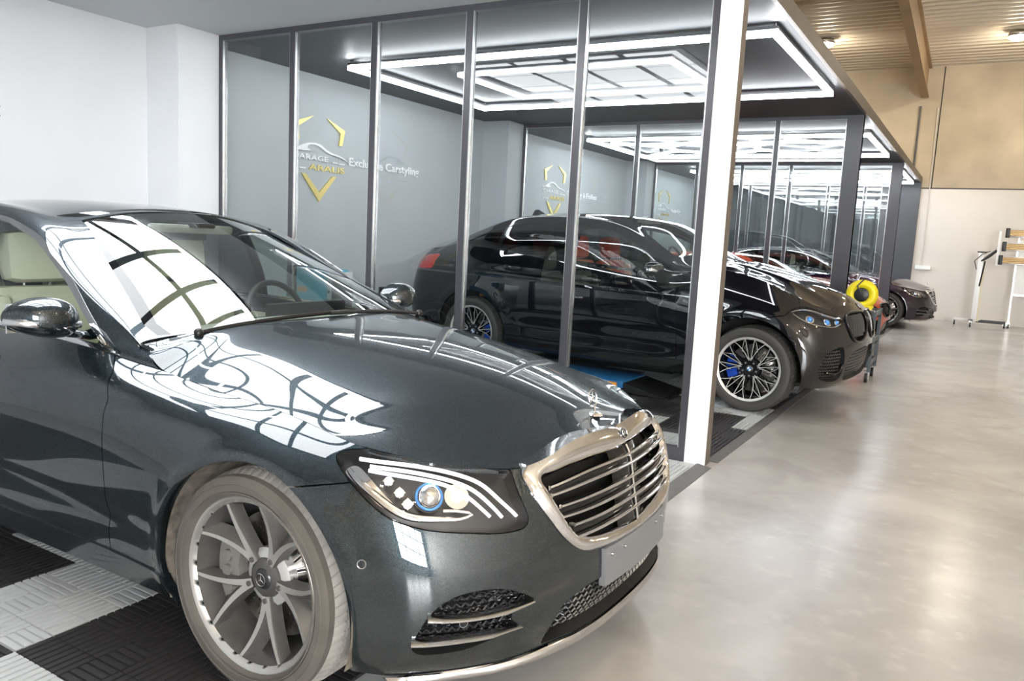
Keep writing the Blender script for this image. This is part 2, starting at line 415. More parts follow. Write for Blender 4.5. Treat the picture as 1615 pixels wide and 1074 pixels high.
# ------------------------------------------------------------------ LED lights
def tube_run(mb, pts, r=0.02, closed=False):
    N = len(pts)
    for i in range(N if closed else N-1):
        a, b = Vector(pts[i]), Vector(pts[(i+1) % N]); d = (b-a).normalized()
        s_ = d.cross(Vector((0, 0, 1))).normalized()*r
        vs = []
        for p in (a-d*r, b+d*r):
            for sx, z in ((-1, -r), (1, -r), (1, r), (-1, r)): vs.append(p+s_*sx+Vector((0, 0, z)))
        mb.add(vs, [(3,2,1,0), (4,5,6,7), (0,1,5,4), (1,2,6,5), (2,3,7,6), (3,0,4,7)], M_tube)
def led_light(i, cy, label):
    """suspended rectangle of LED tubes with an inner pattern"""
    t = thing('led_ceiling_light', label, 'ceiling light', (-2.15 if i else -2.2, cy, 2.98), 0, 'LED tube lights on the booth ceilings')
    X0, X1, Y0, Y1 = (-2.06, 2.06, -1.24, 1.24) if i else (-1.10, 1.10, -.64, .64)
    a = MB(); tube_run(a, [(X0, Y0, 0), (X1, Y0, 0), (X1, Y1, 0), (X0, Y1, 0)], 0.019, True); a.build('outer_tube_frame', t)
    h = MB()
    for (p, q) in (((X0, Y0), (X1, Y0)), ((X0, Y1), (X1, Y1))): h.box((p[0]-.02, p[1]-.022, 0.027), (q[0]+.02, p[1]+.022, 0.05), M_alu)
    for x in (X0, X1): h.box((x-.022, Y0, 0.027), (x+.022, Y1, 0.05), M_alu)
    for x in (X0, X1):
        for y in (Y0, Y1): h.cyl((x, y, 0.03), (x, y, 0.075), 0.006, M_alu, 6)
    h.build('tube_housing', t)
    b = MB()
    if i < 2: pass
    elif 0:
        tube_run(b, [(-1.15, -0.62, 0), (1.02, -0.62, 0), (1.02, 0.62, 0), (-1.15, 0.62, 0)], 0.015, True)
        b.build('inner_tube_frame', t)
    else:
        zz = []; P = [(-1.8, -0.9), (-1.1, -0.25), (-0.4, -0.9), (0.3, -0.25), (1.0, -0.9), (1.7, -0.25)]
        tube_run(b, [(x, y, 0) for x, y in P], 0.018); tube_run(b, [(x, -y, 0) for x, y in P], 0.018)
        for x in (-1.1, 0.3, 1.7): tube_run(b, [(x, -0.25, 0), (x, 0.25, 0)], 0.018)
        b.build('zigzag_tube', t)
    return t
LC = [2.56, 7.36, 12.9, 18.1]
for i, (cy, lb) in enumerate(zip(LC, ('rectangular LED tube light on the white ceiling above the nearest sedan', 'rectangular LED tube light above the black sport SUV',
        'LED tube light with zigzag centre above the orange coupe', 'LED tube light with zigzag centre above the far navy sedan'))):
    led_light(i, cy, lb)
    if i == 0:
        t = thing('ceiling_light_panel', 'luminous white tile panel with dark joints above the nearest sedan', 'light panel', (-2.12, 2.16, HC-0.012))
        MB().box((-1.15, -1.15, 0.004), (1.15, 1.15, 0.012), M_black).build('backing_frame', t)
        for ix in range(4):
            for iy in range(4):
                x = -1.12+0.038+ix*0.56; y = -1.12+0.025+iy*0.56
                MB().box((x, y, -0.004), (x+0.482, y+0.51, 0.004), M_panelb).build('light_tile', t)
# hall lamps
for k, (x, y) in enumerate(((1.52, 18.1), (-1.87, 17.7), (1.6, 9.5), (5.5, 14.0), (7.6, 5.5), (1.8, -2.0), (6.0, -3.0))):
    z = hz(y)
    t = thing('hall_lamp', ['round warm hall lamp on the corrugated roof near the far wall', 'warm hall lamp half hidden behind the booth fascia', 'round warm hall lamp on the roof beyond the view'][min(k, 2)], 'lamp', (x, y, z-0.04), 0, 'round lamps on the hall roof' if k > 1 else None)
    MB().lathe([(0.0, 0.0), (0.16, 0.0), (0.18, -0.05), (0.17, -0.09), (0.0, -0.09)], M_alu, 'z', n=24).build('housing', t)
    MB().lathe([(0.165, -0.088), (0.15, -0.125), (0.08, -0.15), (0.0, -0.155)], mat('warm_lamp_lens', (1, .9, .7), 0.4, emit=(1.0, 0.88, 0.70), es=120), 'z', n=24).build('lens', t)

# ------------------------------------------------------------------ wall signs
def text_mesh(body, size, m, extr=0.006, width=None):
    cu = bpy.data.curves.new('txt', 'FONT'); cu.body = body; cu.size = size; cu.extrude = extr; cu.offset = size*0.018; cu.resolution_u = 3
    o = bpy.data.objects.new('txt', cu); COL.objects.link(o)
    bpy.context.view_layer.update()
    me = bpy.data.meshes.new_from_object(o.evaluated_get(bpy.context.evaluated_depsgraph_get()))
    bpy.data.objects.remove(o); bpy.data.curves.remove(cu)
    me.materials.clear(); me.materials.append(m)
    V = np.array([v.co for v in me.vertices]); x0, x1 = V[:, 0].min(), V[:, 0].max()
    if width:
        k = width/(x1-x0)
        for v in me.vertices: v.co.x = (v.co.x-x0)*k
    return me
def sign(cy, m_let, words, label, width, dz=0.0, dy=0.0):
    """emblem of gold chevrons, car outline and lettering on the back wall; local y along the wall"""
    t = thing('wall_sign', label, 'sign', (XB, cy, dz))
    fn = lambda a, b, h: (h, a, b)
    ex = lambda poly, m, nm, h=0.02: MB().prism(poly, 0.003, h, m, fn).build(nm, t)
    c0 = 1.68
    R = [(1.783, 2.612), (2.079, 2.51), (2.037, 2.335), (1.985, 2.333), (2.010, 2.472)]
    ex(R, M_gold, 'gold_chevron'); ex([(2*c0-a, b) for a, b in R][::-1], M_gold, 'gold_chevron')
    ex([(1.41, 1.978), (1.68, 1.683), (1.95, 1.978), (1.885, 1.978), (1.68, 1.785), (1.475, 1.978)], M_gold, 'gold_chevron')
    car = [(1.235, 2.222), (1.33, 2.243), (1.42, 2.285), (1.50, 2.312), (1.61, 2.325), (1.70, 2.312), (1.80, 2.262), (1.88, 2.240), (2.00, 2.222), (2.09, 2.195), (2.15, 2.158),
           (2.05, 2.195), (1.95, 2.212), (1.85, 2.222), (1.76, 2.252), (1.68, 2.288), (1.61, 2.302), (1.54, 2.298), (1.50, 2.28), (1.495, 2.258), (1.55, 2.232), (1.43, 2.222), (1.33, 2.232), (1.27, 2.205)]
    ex(car, m_let, 'car_outline', 0.016)
    for y, z in ((1.885, 2.128), (1.995, 2.124), (1.27, 2.030), (1.38, 2.030)): ex([(y, z), (y+0.095, z), (y+0.095, z+0.014), (y, z+0.014)], m_let, 'dash', 0.014)
    def word(body, size, y, z, wd, m, nm):
        me = text_mesh(body, size, m, 0.005, wd); o = link(nm, me, t)
        o.matrix_local = Matrix(((0, 0, 1, 0.009), (1, 0, 0, y), (0, 1, 0, z), (0, 0, 0, 1)))
    word('GARAGE', 0.078, 1.27, 2.135, 0.55, m_let, 'garage_lettering')
    word('ARALIS', 0.088, 1.52, 2.027, 0.57, M_gold, 'name_lettering')
    tot = float(sum(len(q)+.8 for q in words.split())); y_ = 2.165
    for q in words.split():
        wd = width*(len(q))/tot; word(q, 0.135, y_, 2.13, wd, m_let, 'slogan_lettering'); y_ += width*(len(q)+.8)/tot
    return t
sign(PY[1]+0.02, M_wlet, 'Exclusive Carstyling', 'gold shield emblem and white Exclusive Carstyling lettering on the grey wall behind the black SUV', 1.39)
sign(PY[2]+0.2, M_wlet, 'Covering & Folies', 'gold shield emblem and white Folies lettering on the grey wall of the third booth', 1.33, 0.04)
sign(PY[3]+0.2, M_wlet, 'Restyling', 'small distant gold shield emblem on the grey wall of the last booth', 0.75, 0.02)
sign(0.42, M_dlet, 'Detailing', 'gold and charcoal shield emblem with Detailing lettering on the white wall behind the nearest sedan', 0.75, 0.0)
# CARLIB-BEGIN
def nspline(t, P, tt):
    """natural cubic spline through P (n, ...) at params t, evaluated at tt"""
    t = np.asarray(t, float); P = np.asarray(P, float); n = len(t); sh = P.shape[1:]; Q = P.reshape(n, -1)
    h = np.diff(t); A = np.zeros((n, n)); B = np.zeros((n, Q.shape[1])); A[0, 0] = A[-1, -1] = 1
    for i in range(1, n-1):
        A[i, i-1] = h[i-1]; A[i, i] = 2*(h[i-1]+h[i]); A[i, i+1] = h[i]
        B[i] = 6*((Q[i+1]-Q[i])/h[i]-(Q[i]-Q[i-1])/h[i-1])
    M = np.linalg.solve(A, B); tt = np.asarray(tt, float); k = np.clip(np.searchsorted(t, tt)-1, 0, n-2)
    a = (t[k+1]-tt)[:, None]; b = (tt-t[k])[:, None]; hk = h[k][:, None]
    R = M[k]*a**3/(6*hk)+M[k+1]*b**3/(6*hk)+(Q[k]/hk-M[k]*hk/6)*a+(Q[k+1]/hk-M[k+1]*hk/6)*b
    return R.reshape((len(tt),)+sh)
MIR = np.array([1, -1, 1.0])
class Surf:
    """interpolating tensor spline; sym flags mirror ghost stations across the car's centre plane"""
    def __init__(s, u, v, P, su0=False, su1=False, sv1=False, deform=None):
        s.u = np.array(u, float); s.v = np.array(v, float); s.P = np.array(P, float); s.su0, s.su1, s.sv1, s.df = su0, su1, sv1, deform
    def ev(s, U, V):
        """grid eval -> (len(U), len(V), 3)"""
        u, P = s.u, s.P
        if s.su0: u = np.concatenate([2*u[0]-u[2:0:-1], u]); P = np.concatenate([P[2:0:-1]*MIR, P])
        if s.su1: u = np.concatenate([u, 2*u[-1]-u[-2:-4:-1]]); P = np.concatenate([P, P[-2:-4:-1]*MIR])
        G = nspline(u, P, U); v = s.v
        if s.sv1: v = np.concatenate([v, 2*v[-1]-v[-2:-4:-1]]); G = np.concatenate([G, G[:, -2:-4:-1]*MIR], 1)
        G = nspline(v, G.transpose(1, 0, 2), V).transpose(1, 0, 2)
        if s.df: G = s.df(G)
        return G
    def pts(s, uv):
        """scattered points -> (n,3), normals (n,3)"""
        uv = np.atleast_2d(uv); out = []; nn = []; e = 1e-3
        u0, u1, v0, v1 = s.u[0], s.u[-1], s.v[0], s.v[-1]
        for a, b in uv:
            G = s.ev([a-e, a, a+e], [b-e, b, b+e]); out.append(G[1, 1])
            q = np.cross(G[2, 1]-G[0, 1], G[1, 2]-G[1, 0]); nn.append(q/(np.linalg.norm(q)+1e-12))
        return np.array(out), np.array(nn)
class Sheet:
    """triangle/quad soup with smooth normals and params, trimmed by scalar fields"""
    def __init__(s, V, N, UV, F): s.V, s.N, s.UV, s.F = V, N, UV, F
    @staticmethod
    def grid(S, U, V, flip=False):
        G = S.ev(U, V); m, k = len(U), len(V)
        du = np.gradient(G, np.asarray(U, float), axis=0); dv = np.gradient(G, np.asarray(V, float), axis=1)
        N = np.cross(du, dv); N /= np.linalg.norm(N, axis=2, keepdims=True)+1e-12
        if flip: N = -N
        uu, vv = np.meshgrid(U, V, indexing='ij'); idx = np.arange(m*k).reshape(m, k)
        F = np.stack([idx[:-1, :-1], idx[1:, :-1], idx[1:, 1:], idx[:-1, 1:]], -1).reshape(-1, 4)
        if flip: F = F[:, ::-1]
        return Sheet(G.reshape(-1, 3), N.reshape(-1, 3), np.stack([uu.ravel(), vv.ravel()], 1), [tuple(f) for f in F.tolist()])
    def clip(s, val):
        """keep val>=0"""
        val = np.asarray(val, float); V = list(s.V); N = list(s.N); UV = list(s.UV); F = []; cache = {}
        pos = val >= 0
        def cut(a, b):
            key = (a, b) if a < b else (b, a)
            if key not in cache:
                a_, b_ = key; t = val[a_]/(val[a_]-val[b_]); V.append(s.V[a_]+(s.V[b_]-s.V[a_])*t); n = s.N[a_]+(s.N[b_]-s.N[a_])*t
                N.append(n/(np.linalg.norm(n)+1e-12)); UV.append(s.UV[a_]+(s.UV[b_]-s.UV[a_])*t); cache[key] = len(V)-1
            return cache[key]
        for f in s.F:
            p = [pos[i] for i in f]
            if all(p): F.append(f); continue
            if not any(p): continue
            o = []
            for i in range(len(f)):
                a, b = f[i], f[(i+1) % len(f)]
                if pos[a]: o.append(a)
                if pos[a] != pos[b]: o.append(cut(a, b))
            o2 = [q for i, q in enumerate(o) if q != o[i-1]]
            if len(o2) >= 3: F.append(tuple(o2))
        return Sheet(np.array(V), np.array(N), np.array(UV), F).compact()
    def compact(s):
        used = sorted({i for f in s.F for i in f}); mp = {o: n for n, o in enumerate(used)}
        if not used: return Sheet(np.zeros((0, 3)), np.zeros((0, 3)), np.zeros((0, 2)), [])
        return Sheet(s.V[used], s.N[used], s.UV[used], [tuple(mp[i] for i in f) for f in s.F])
    def mirror(s):
        n = len(s.V); return Sheet(s.V*MIR, s.N*MIR, s.UV, [f[::-1] for f in s.F])
    def join(s, o):
        n = len(s.V); return Sheet(np.concatenate([s.V, o.V]), np.concatenate([s.N, o.N]), np.concatenate([s.UV, o.UV]), s.F+[tuple(i+n for i in f) for f in o.F])
    def both(s): return s.join(s.mirror())
    def offset(s, d): return Sheet(s.V+s.N*d, s.N, s.UV, s.F)
    def rim(s, depth, dirv=None):
        """border extruded inward: strips for the panel's edge thickness"""
        E = {}
        for f in s.F:
            for i in range(len(f)):
                a, b = f[i], f[(i+1) % len(f)]; E[(a, b)] = E.get((a, b), 0)+1
        V = list(s.V); N = list(s.N); UV = list(s.UV); F = []; mp = {}
        for (a, b) in list(E):
            if (b, a) in E: continue
            p, q = s.V[a], s.V[b]
            if abs(p[1]) < 1e-5 and abs(q[1]) < 1e-5: continue
            idx = []
            for k in (a, b):
                d = s.N[k] if dirv is None else dirv
                e = q-p; nn = np.cross(e, s.N[k]); nn = nn/(np.linalg.norm(nn)+1e-12)
                V.append(s.V[k]); N.append(nn); UV.append(s.UV[k]); V.append(s.V[k]-d*depth); N.append(nn); UV.append(s.UV[k]); idx += [len(V)-2, len(V)-1]
            F.append((idx[0], idx[1], idx[3], idx[2]))
        o = Sheet(np.array(V), np.array(N), np.array(UV), F)
        return o.compact() if F else Sheet(np.zeros((0, 3)), np.zeros((0, 3)), np.zeros((0, 2)), [])
def poly_sd(P, Q, closed=True):
    """signed distance (positive inside) of 2-D points P to polygon Q"""
    P = np.asarray(P, float); Q = np.asarray(Q, float); A = Q; B = np.roll(Q, -1, 0)
    if not closed: A, B = Q[:-1], Q[1:]
    d = np.full(len(P), 1e9); ins = np.zeros(len(P), bool)
    for a, b in zip(A, B):
        ab = b-a; t = np.clip(((P-a)@ab)/(ab@ab+1e-15), 0, 1); q = a+t[:, None]*ab; d = np.minimum(d, np.hypot(*(P-q).T))
        if closed:
            c = (a[1] > P[:, 1]) != (b[1] > P[:, 1])
            with np.errstate(divide='ignore', invalid='ignore'): xi = (b[0]-a[0])*(P[:, 1]-a[1])/(b[1]-a[1])+a[0]
            ins ^= c & (P[:, 0] < xi)
    return np.where(ins, d, -d) if closed else d
def smooth_poly(Q, n=8, closed=True, k=2):
    """chaikin corner cutting"""
    Q = np.asarray(Q, float)
    for _ in range(k):
        if closed: R = np.roll(Q, -1, 0); Q = np.stack([Q*.75+R*.25, Q*.25+R*.75], 1).reshape(-1, Q.shape[1])
        else:
            R = Q[1:]; L = Q[:-1]; M = np.stack([L*.75+R*.25, L*.25+R*.75], 1).reshape(-1, Q.shape[1]); Q = np.concatenate([Q[:1], M[1:-1] if len(M) > 2 else M, Q[-1:]])
    return Q
# ---- hero sedan: control tables (x forward from the front axle, y left, z up; right half) ----
SV = [0, 1, 2, 3, 4, 5, 6]
SEDAN_WRAP = [
 (0.00, [(.800,0,.165),(.848,0,.25),(.852,0,.37),(.842,0,.48),(.818,0,.60),(.795,0,.70),(.735,0,.775)]),
 (0.30, [(.780,-.30,.165),(.829,-.30,.25),(.834,-.30,.37),(.825,-.30,.48),(.798,-.30,.60),(.770,-.30,.70),(.712,-.30,.772)]),
 (0.55, [(.705,-.54,.165),(.755,-.545,.25),(.762,-.553,.37),(.750,-.553,.48),(.722,-.545,.60),(.692,-.535,.672),(.662,-.495,.732)]),
 (0.80, [(.560,-.73,.168),(.612,-.76,.25),(.620,-.77,.37),(.608,-.77,.48),(.580,-.75,.60),(.550,-.715,.690),(.508,-.665,.758)]),
 (1.02, [(.440,-.835,.175),(.462,-.868,.25),(.468,-.880,.37),(.462,-.880,.48),(.442,-.866,.60),(.408,-.832,.705),(.365,-.765,.783)]),
 (1.22, [(.270,-.875,.18),(.276,-.915,.26),(.278,-.932,.38),(.276,-.934,.50),(.268,-.924,.62),(.250,-.880,.728),(.225,-.785,.804)]),
 (1.50, [(.00,-.88,.18),(.00,-.925,.27),(.00,-.944,.40),(.00,-.947,.53),(.00,-.938,.65),(.00,-.888,.768),(.00,-.785,.841)]),
 (1.85, [(-.35,-.88,.18),(-.35,-.920,.27),(-.35,-.938,.40),(-.35,-.943,.54),(-.35,-.937,.68),(-.35,-.892,.806),(-.345,-.775,.863)]),
 (2.10, [(-.60,-.88,.18),(-.60,-.905,.27),(-.60,-.925,.41),(-.60,-.938,.56),(-.60,-.937,.71),(-.60,-.898,.835),(-.57,-.785,.893)]),
 (2.35, [(-.85,-.88,.18),(-.85,-.898,.27),(-.85,-.918,.42),(-.85,-.935,.57),(-.85,-.938,.72),(-.85,-.905,.85),(-.82,-.832,.932)]),
 (2.90, [(-1.4,-.88,.18),(-1.4,-.898,.27),(-1.4,-.918,.42),(-1.4,-.938,.57),(-1.4,-.943,.73),(-1.4,-.912,.86),(-1.4,-.842,.945)]),
 (3.60, [(-2.1,-.88,.18),(-2.1,-.898,.27),(-2.1,-.920,.42),(-2.1,-.940,.57),(-2.1,-.946,.74),(-2.1,-.916,.87),(-2.1,-.848,.957)]),
 (4.20, [(-2.7,-.88,.18),(-2.7,-.905,.27),(-2.7,-.930,.42),(-2.7,-.945,.57),(-2.7,-.945,.74),(-2.7,-.915,.88),(-2.7,-.845,.968)]),
 (4.70, [(-3.2,-.87,.19),(-3.2,-.915,.28),(-3.2,-.942,.42),(-3.2,-.950,.57),(-3.2,-.942,.74),(-3.2,-.902,.89),(-3.2,-.815,.982)]),
 (5.20, [(-3.7,-.84,.20),(-3.7,-.890,.29),(-3.7,-.912,.43),(-3.7,-.915,.58),(-3.7,-.900,.75),(-3.7,-.855,.90),(-3.7,-.765,.995)]),
 (5.55, [(-4.02,-.74,.22),(-4.05,-.800,.31),(-4.07,-.825,.44),(-4.07,-.825,.59),(-4.05,-.805,.76),(-4.00,-.760,.91),(-3.95,-.690,1.000)]),
 (5.90, [(-4.14,-.45,.23),(-4.20,-.520,.32),(-4.23,-.530,.45),(-4.23,-.530,.60),(-4.20,-.520,.77),(-4.15,-.500,.92),(-4.10,-.470,1.010)]),
 (6.35, [(-4.17,0,.23),(-4.24,0,.32),(-4.27,0,.45),(-4.27,0,.60),(-4.24,0,.78),(-4.19,0,.93),(-4.14,0,1.018)]),
]
# hood stations: centre line points; edges come from the wrap's top edge
SEDAN_HOOD = [  # u on wrap edge for the lateral end, then points from edge side to centre
 (0.55, None),
]
SEDAN_GH = [
 (0, [(-.585,-.788,.896),(-.62,-.786,.922),(-.655,-.772,.950),(-.70,-.745,.980),(-.60,-.40,1.012),(-.56,0,1.022)]),
 (1, [(-.82,-.832,.932),(-.83,-.812,.968),(-.84,-.770,1.020),(-.86,-.695,1.058),(-.765,-.37,1.100),(-.73,0,1.112)]),
 (2, [(-1.05,-.836,.939),(-1.06,-.806,1.02),(-1.09,-.742,1.122),(-1.06,-.632,1.150),(-.985,-.335,1.206),(-.95,0,1.222)]),
 (3, [(-1.30,-.840,.944),(-1.31,-.800,1.08),(-1.35,-.705,1.248),(-1.28,-.568,1.262),(-1.21,-.30,1.318),(-1.18,0,1.334)]),
 (4, [(-1.62,-.843,.949),(-1.62,-.795,1.13),(-1.64,-.665,1.352),(-1.53,-.520,1.368),(-1.48,-.275,1.408),(-1.46,0,1.420)]),
 (5, [(-2.10,-.848,.957),(-2.10,-.792,1.16),(-2.10,-.645,1.402),(-2.05,-.520,1.432),(-2.03,-.27,1.458),(-2.02,0,1.466)]),
 (6, [(-2.65,-.846,.967),(-2.65,-.785,1.15),(-2.65,-.640,1.375),(-2.63,-.520,1.414),(-2.62,-.27,1.444),(-2.62,0,1.454)]),
 (7, [(-3.10,-.822,.979),(-3.08,-.765,1.12),(-3.06,-.640,1.288),(-3.05,-.540,1.345),(-3.02,-.27,1.390),(-3.00,0,1.402)]),
 (8, [(-3.50,-.785,.990),(-3.45,-.740,1.06),(-3.42,-.655,1.150),(-3.38,-.575,1.218),(-3.34,-.28,1.270),(-3.32,0,1.284)]),
 (9, [(-3.85,-.722,.998),(-3.83,-.690,1.008),(-3.80,-.640,1.020),(-3.75,-.560,1.035),(-3.72,-.28,1.062),(-3.70,0,1.070)]),
]
def sedan_deform(G):
    G = G.copy(); x, y, z = G[..., 0], G[..., 1], G[..., 2]; s = np.where(y < 0, -1.0, 1.0); side = np.clip((np.abs(y)-.80)/.08, 0, 1)
    for cx, cz in ((.01, .335), (-3.035, .335)):
        r = np.hypot(x-cx, z-cz); G[..., 1] += s*side*.010*np.exp(-((r-.40)/.035)**2)*(z > .1)
    # sculpted pocket between the side intakes and the lower intake
    sg = lambda q: 1/(1+np.exp(-np.clip(q, -40, 40)))
    ay = np.abs(y); fr = np.clip((x-.42)/.1, 0, 1)
    dpt = .020*sg((.405+.02*np.cos(ay*6)-z)/.010)*sg((z-.215)/.014)*sg((ay-.40)/.018)*sg((.66-ay)/.03)*fr
    G[..., 0] -= dpt; G[..., 1] -= s*dpt*-.0
    # dropping shoulder line, lower door crease
    f = np.clip((-x-.2)/.5, 0, 1)*np.clip((x+4.0)/.4, 0, 1)
    zl = .845+.02*(x+.6)
    G[..., 1] += s*side*f*(-.007)*np.exp(-((z-(zl-.035))/.030)**2)
    zl2 = .36-.055*(x+.65)/2
    G[..., 1] += s*side*f*(-.012)*np.exp(-((z-zl2-.04)/.045)**2)
    return G
def sedan_surfs():
    wu = [c[0] for c in SEDAN_WRAP]; WP = [c[1] for c in SEDAN_WRAP]
    W = Surf(wu, SV, WP, su0=True, su1=True, deform=sedan_deform)
    # hood: stations from the leading edge back; lateral v: 0 edge .. 5 centre
    eu = [(.0)]
    edge = lambda u: W.ev([u], [6])[0, 0]
    lead = [edge(u) for u in (1.13, .92, .70, .48, .24, 0.0)]
    rows = [lead]
    cen = [(1.27, .635, .820), (1.42, .50, .868), (1.60, .30, .924), (1.80, .02, .975), (1.97, -.27, 1.008), (2.09, -.46, 1.024)]
    for u, cx, cz in cen:
        e = edge(u); c = np.array([cx, 0, cz]); r = [e]
        for k, (fy, fz, fx) in enumerate(((.87, .42, .80), (.70, .74, .60), (.47, .915, .33), (.235, .982, .09))):
            r.append(np.array([c[0]+(e[0]-c[0])*fx, e[1]*fy, c[2]+(e[2]-c[2])*(1-fz)]))
        r.append(c); rows.append(r)
    e = np.array([-.700, -.748, .981]); c = np.array([-.575, 0, 1.031])
    e6 = np.array([-.634, -.784, .933]); c6 = np.array([-.52, 0, 1.029])
    rows.append([e6]+[np.array([c6[0]+(e6[0]-c6[0])*fx, e6[1]*fy, c6[2]+(e6[2]-c6[2])*(1-fz)]) for fy, fz, fx in ((.87, .50, .84), (.70, .78, .66), (.47, .93, .36), (.235, .985, .10))]+[c6])
    rows.append([e, (-.675, -.62, .995), (-.65, -.50, 1.008), (-.612, -.34, 1.022), (-.585, -.17, 1.029), c])
    H = Surf(range(len(rows)), [0, .7, 1.7, 2.8, 3.9, 5], rows, sv1=True)
    GHs = Surf([g[0] for g in SEDAN_GH], [0, 1, 2, 3, 4, 5], [g[1] for g in SEDAN_GH], sv1=True)
    R = []
    for t, u in ((0, 5.28), (1, 5.42), (2, 5.6), (3, 5.95), (4, 6.35)):
        pass
    top = [edge(u) for u in (5.33, 5.50, 5.72, 6.0, 6.35)]
    gh = [np.array(p) for p in ((-3.85,-.722,.998),(-3.80,-.640,1.020),(-3.75,-.560,1.035),(-3.72,-.28,1.062),(-3.70,0,1.070))]
    top[0] = np.array((-3.88,-.718,.999)); 
    DK = Surf([0, 1, 2], range(5), [gh, [(a+b)/2+np.array([0, 0, .006]) for a, b in zip(gh, top)], top], sv1=True)
    return dict(wrap=W, hood=H, gh=GHs, deck=DK)
# ---- sport SUV control tables ----
SUV_WRAP = [
 (0.00, [(0.640,0,.25),(0.715,0,.34),(0.745,0,.47),(0.750,0,.60),(0.740,0,.74),(0.705,0,.86),(0.620,0,.950)]),
 (0.35, [(0.622,-.35,.25),(0.697,-.35,.34),(0.728,-.35,.47),(0.733,-.35,.60),(0.720,-.35,.74),(0.682,-.35,.855),(0.595,-.33,.948)]),
 (0.62, [(0.580,-.59,.25),(0.650,-.60,.34),(0.680,-.61,.47),(0.683,-.61,.60),(0.667,-.60,.74),(0.625,-.585,.85),(0.545,-.545,.930)]),
 (0.88, [(0.513,-.79,.26),(0.568,-.82,.35),(0.590,-.84,.47),(0.590,-.845,.60),(0.573,-.832,.74),(0.528,-.79,.852),(0.443,-.72,.945)]),
 (1.10, [(.42,-.90,.27),(.450,-.94,.36),(.458,-.955,.48),(.456,-.960,.61),(.442,-.945,.755),(.400,-.895,.875),(.335,-.780,1.00)]),
 (1.32, [(.24,-.93,.28),(.250,-.975,.37),(.252,-.990,.49),(.252,-.995,.62),(.246,-.985,.775),(.230,-.928,.915),(.180,-.790,1.060)]),
 (1.62, [(-.05,-.94,.28),(-.05,-.985,.37),(-.05,-1.00,.50),(-.05,-1.005,.63),(-.05,-.995,.79),(-.05,-.945,.955),(-.05,-.780,1.140)]),
 (1.95, [(-.40,-.93,.27),(-.40,-.962,.36),(-.40,-.982,.50),(-.40,-.988,.64),(-.40,-.980,.82),(-.40,-.942,.99),(-.38,-.785,1.195)]),
 (2.15, [(-.62,-.92,.26),(-.62,-.950,.35),(-.62,-.970,.50),(-.62,-.985,.65),(-.62,-.983,.83),(-.62,-.950,1.00),(-.55,-.815,1.178)]),
 (2.45, [(-.90,-.92,.26),(-.90,-.945,.35),(-.90,-.965,.50),(-.90,-.985,.66),(-.90,-.987,.84),(-.90,-.957,.99),(-.87,-.885,1.098)]),
 (3.10, [(-1.5,-.92,.26),(-1.5,-.945,.35),(-1.5,-.965,.51),(-1.5,-.987,.67),(-1.5,-.990,.85),(-1.5,-.960,1.02),(-1.5,-.890,1.140)]),
 (3.90, [(-2.3,-.92,.26),(-2.3,-.948,.35),(-2.3,-.970,.51),(-2.3,-.990,.67),(-2.3,-.993,.86),(-2.3,-.965,1.05),(-2.3,-.888,1.202)]),
 (4.40, [(-2.8,-.93,.27),(-2.8,-.975,.37),(-2.8,-.997,.51),(-2.8,-1.005,.67),(-2.8,-1.00,.87),(-2.8,-.968,1.08),(-2.78,-.870,1.248)]),
 (4.75, [(-3.15,-.93,.28),(-3.15,-.980,.38),(-3.15,-1.00,.51),(-3.15,-1.005,.67),(-3.15,-.998,.87),(-3.15,-.955,1.09),(-3.10,-.830,1.265)]),
 (5.15, [(-3.55,-.88,.30),(-3.55,-.935,.40),(-3.56,-.960,.52),(-3.56,-.965,.68),(-3.55,-.955,.88),(-3.52,-.900,1.09),(-3.45,-.765,1.245)]),
 (5.50, [(-3.84,-.78,.32),(-3.88,-.835,.42),(-3.90,-.855,.53),(-3.90,-.860,.69),(-3.88,-.845,.88),(-3.84,-.800,1.07),(-3.75,-.700,1.205)]),
 (5.85, [(-4.00,-.48,.33),(-4.05,-.520,.43),(-4.07,-.530,.54),(-4.07,-.530,.70),(-4.05,-.525,.88),(-4.01,-.500,1.07),(-3.93,-.460,1.205)]),
 (6.35, [(-4.03,0,.33),(-4.08,0,.43),(-4.10,0,.54),(-4.10,0,.70),(-4.08,0,.89),(-4.05,0,1.07),(-3.97,0,1.210)]),
]
SUV_GH = [
 (0, [(-.53,-.812,1.180),(-.545,-.800,1.188),(-.57,-.790,1.195),(-.61,-.765,1.205),(-.50,-.40,1.248),(-.46,0,1.262)]),
 (1, [(-.85,-.885,1.098),(-.84,-.860,1.160),(-.84,-.795,1.232),(-.86,-.710,1.295),(-.74,-.37,1.360),(-.70,0,1.378)]),
 (2, [(-1.15,-.890,1.12),(-1.14,-.850,1.24),(-1.14,-.755,1.390),(-1.11,-.640,1.430),(-.98,-.33,1.492),(-.94,0,1.512)]),
 (3, [(-1.50,-.892,1.14),(-1.50,-.842,1.32),(-1.50,-.695,1.532),(-1.42,-.565,1.565),(-1.28,-.29,1.610),(-1.24,0,1.624)]),
 (4, [(-2.00,-.892,1.175),(-2.00,-.835,1.37),(-2.00,-.665,1.588),(-1.95,-.540,1.628),(-1.90,-.28,1.664),(-1.88,0,1.675)]),
 (5, [(-2.60,-.880,1.232),(-2.60,-.825,1.38),(-2.60,-.665,1.555),(-2.60,-.550,1.608),(-2.55,-.28,1.648),(-2.53,0,1.660)]),
 (6, [(-3.10,-.832,1.264),(-3.09,-.785,1.34),(-3.08,-.680,1.430),(-3.06,-.580,1.485),(-3.05,-.29,1.538),(-3.05,0,1.550)]),
 (7, [(-3.72,-.705,1.212),(-3.70,-.680,1.222),(-3.68,-.630,1.235),(-3.66,-.560,1.248),(-3.66,-.28,1.265),(-3.66,0,1.270)]),
]
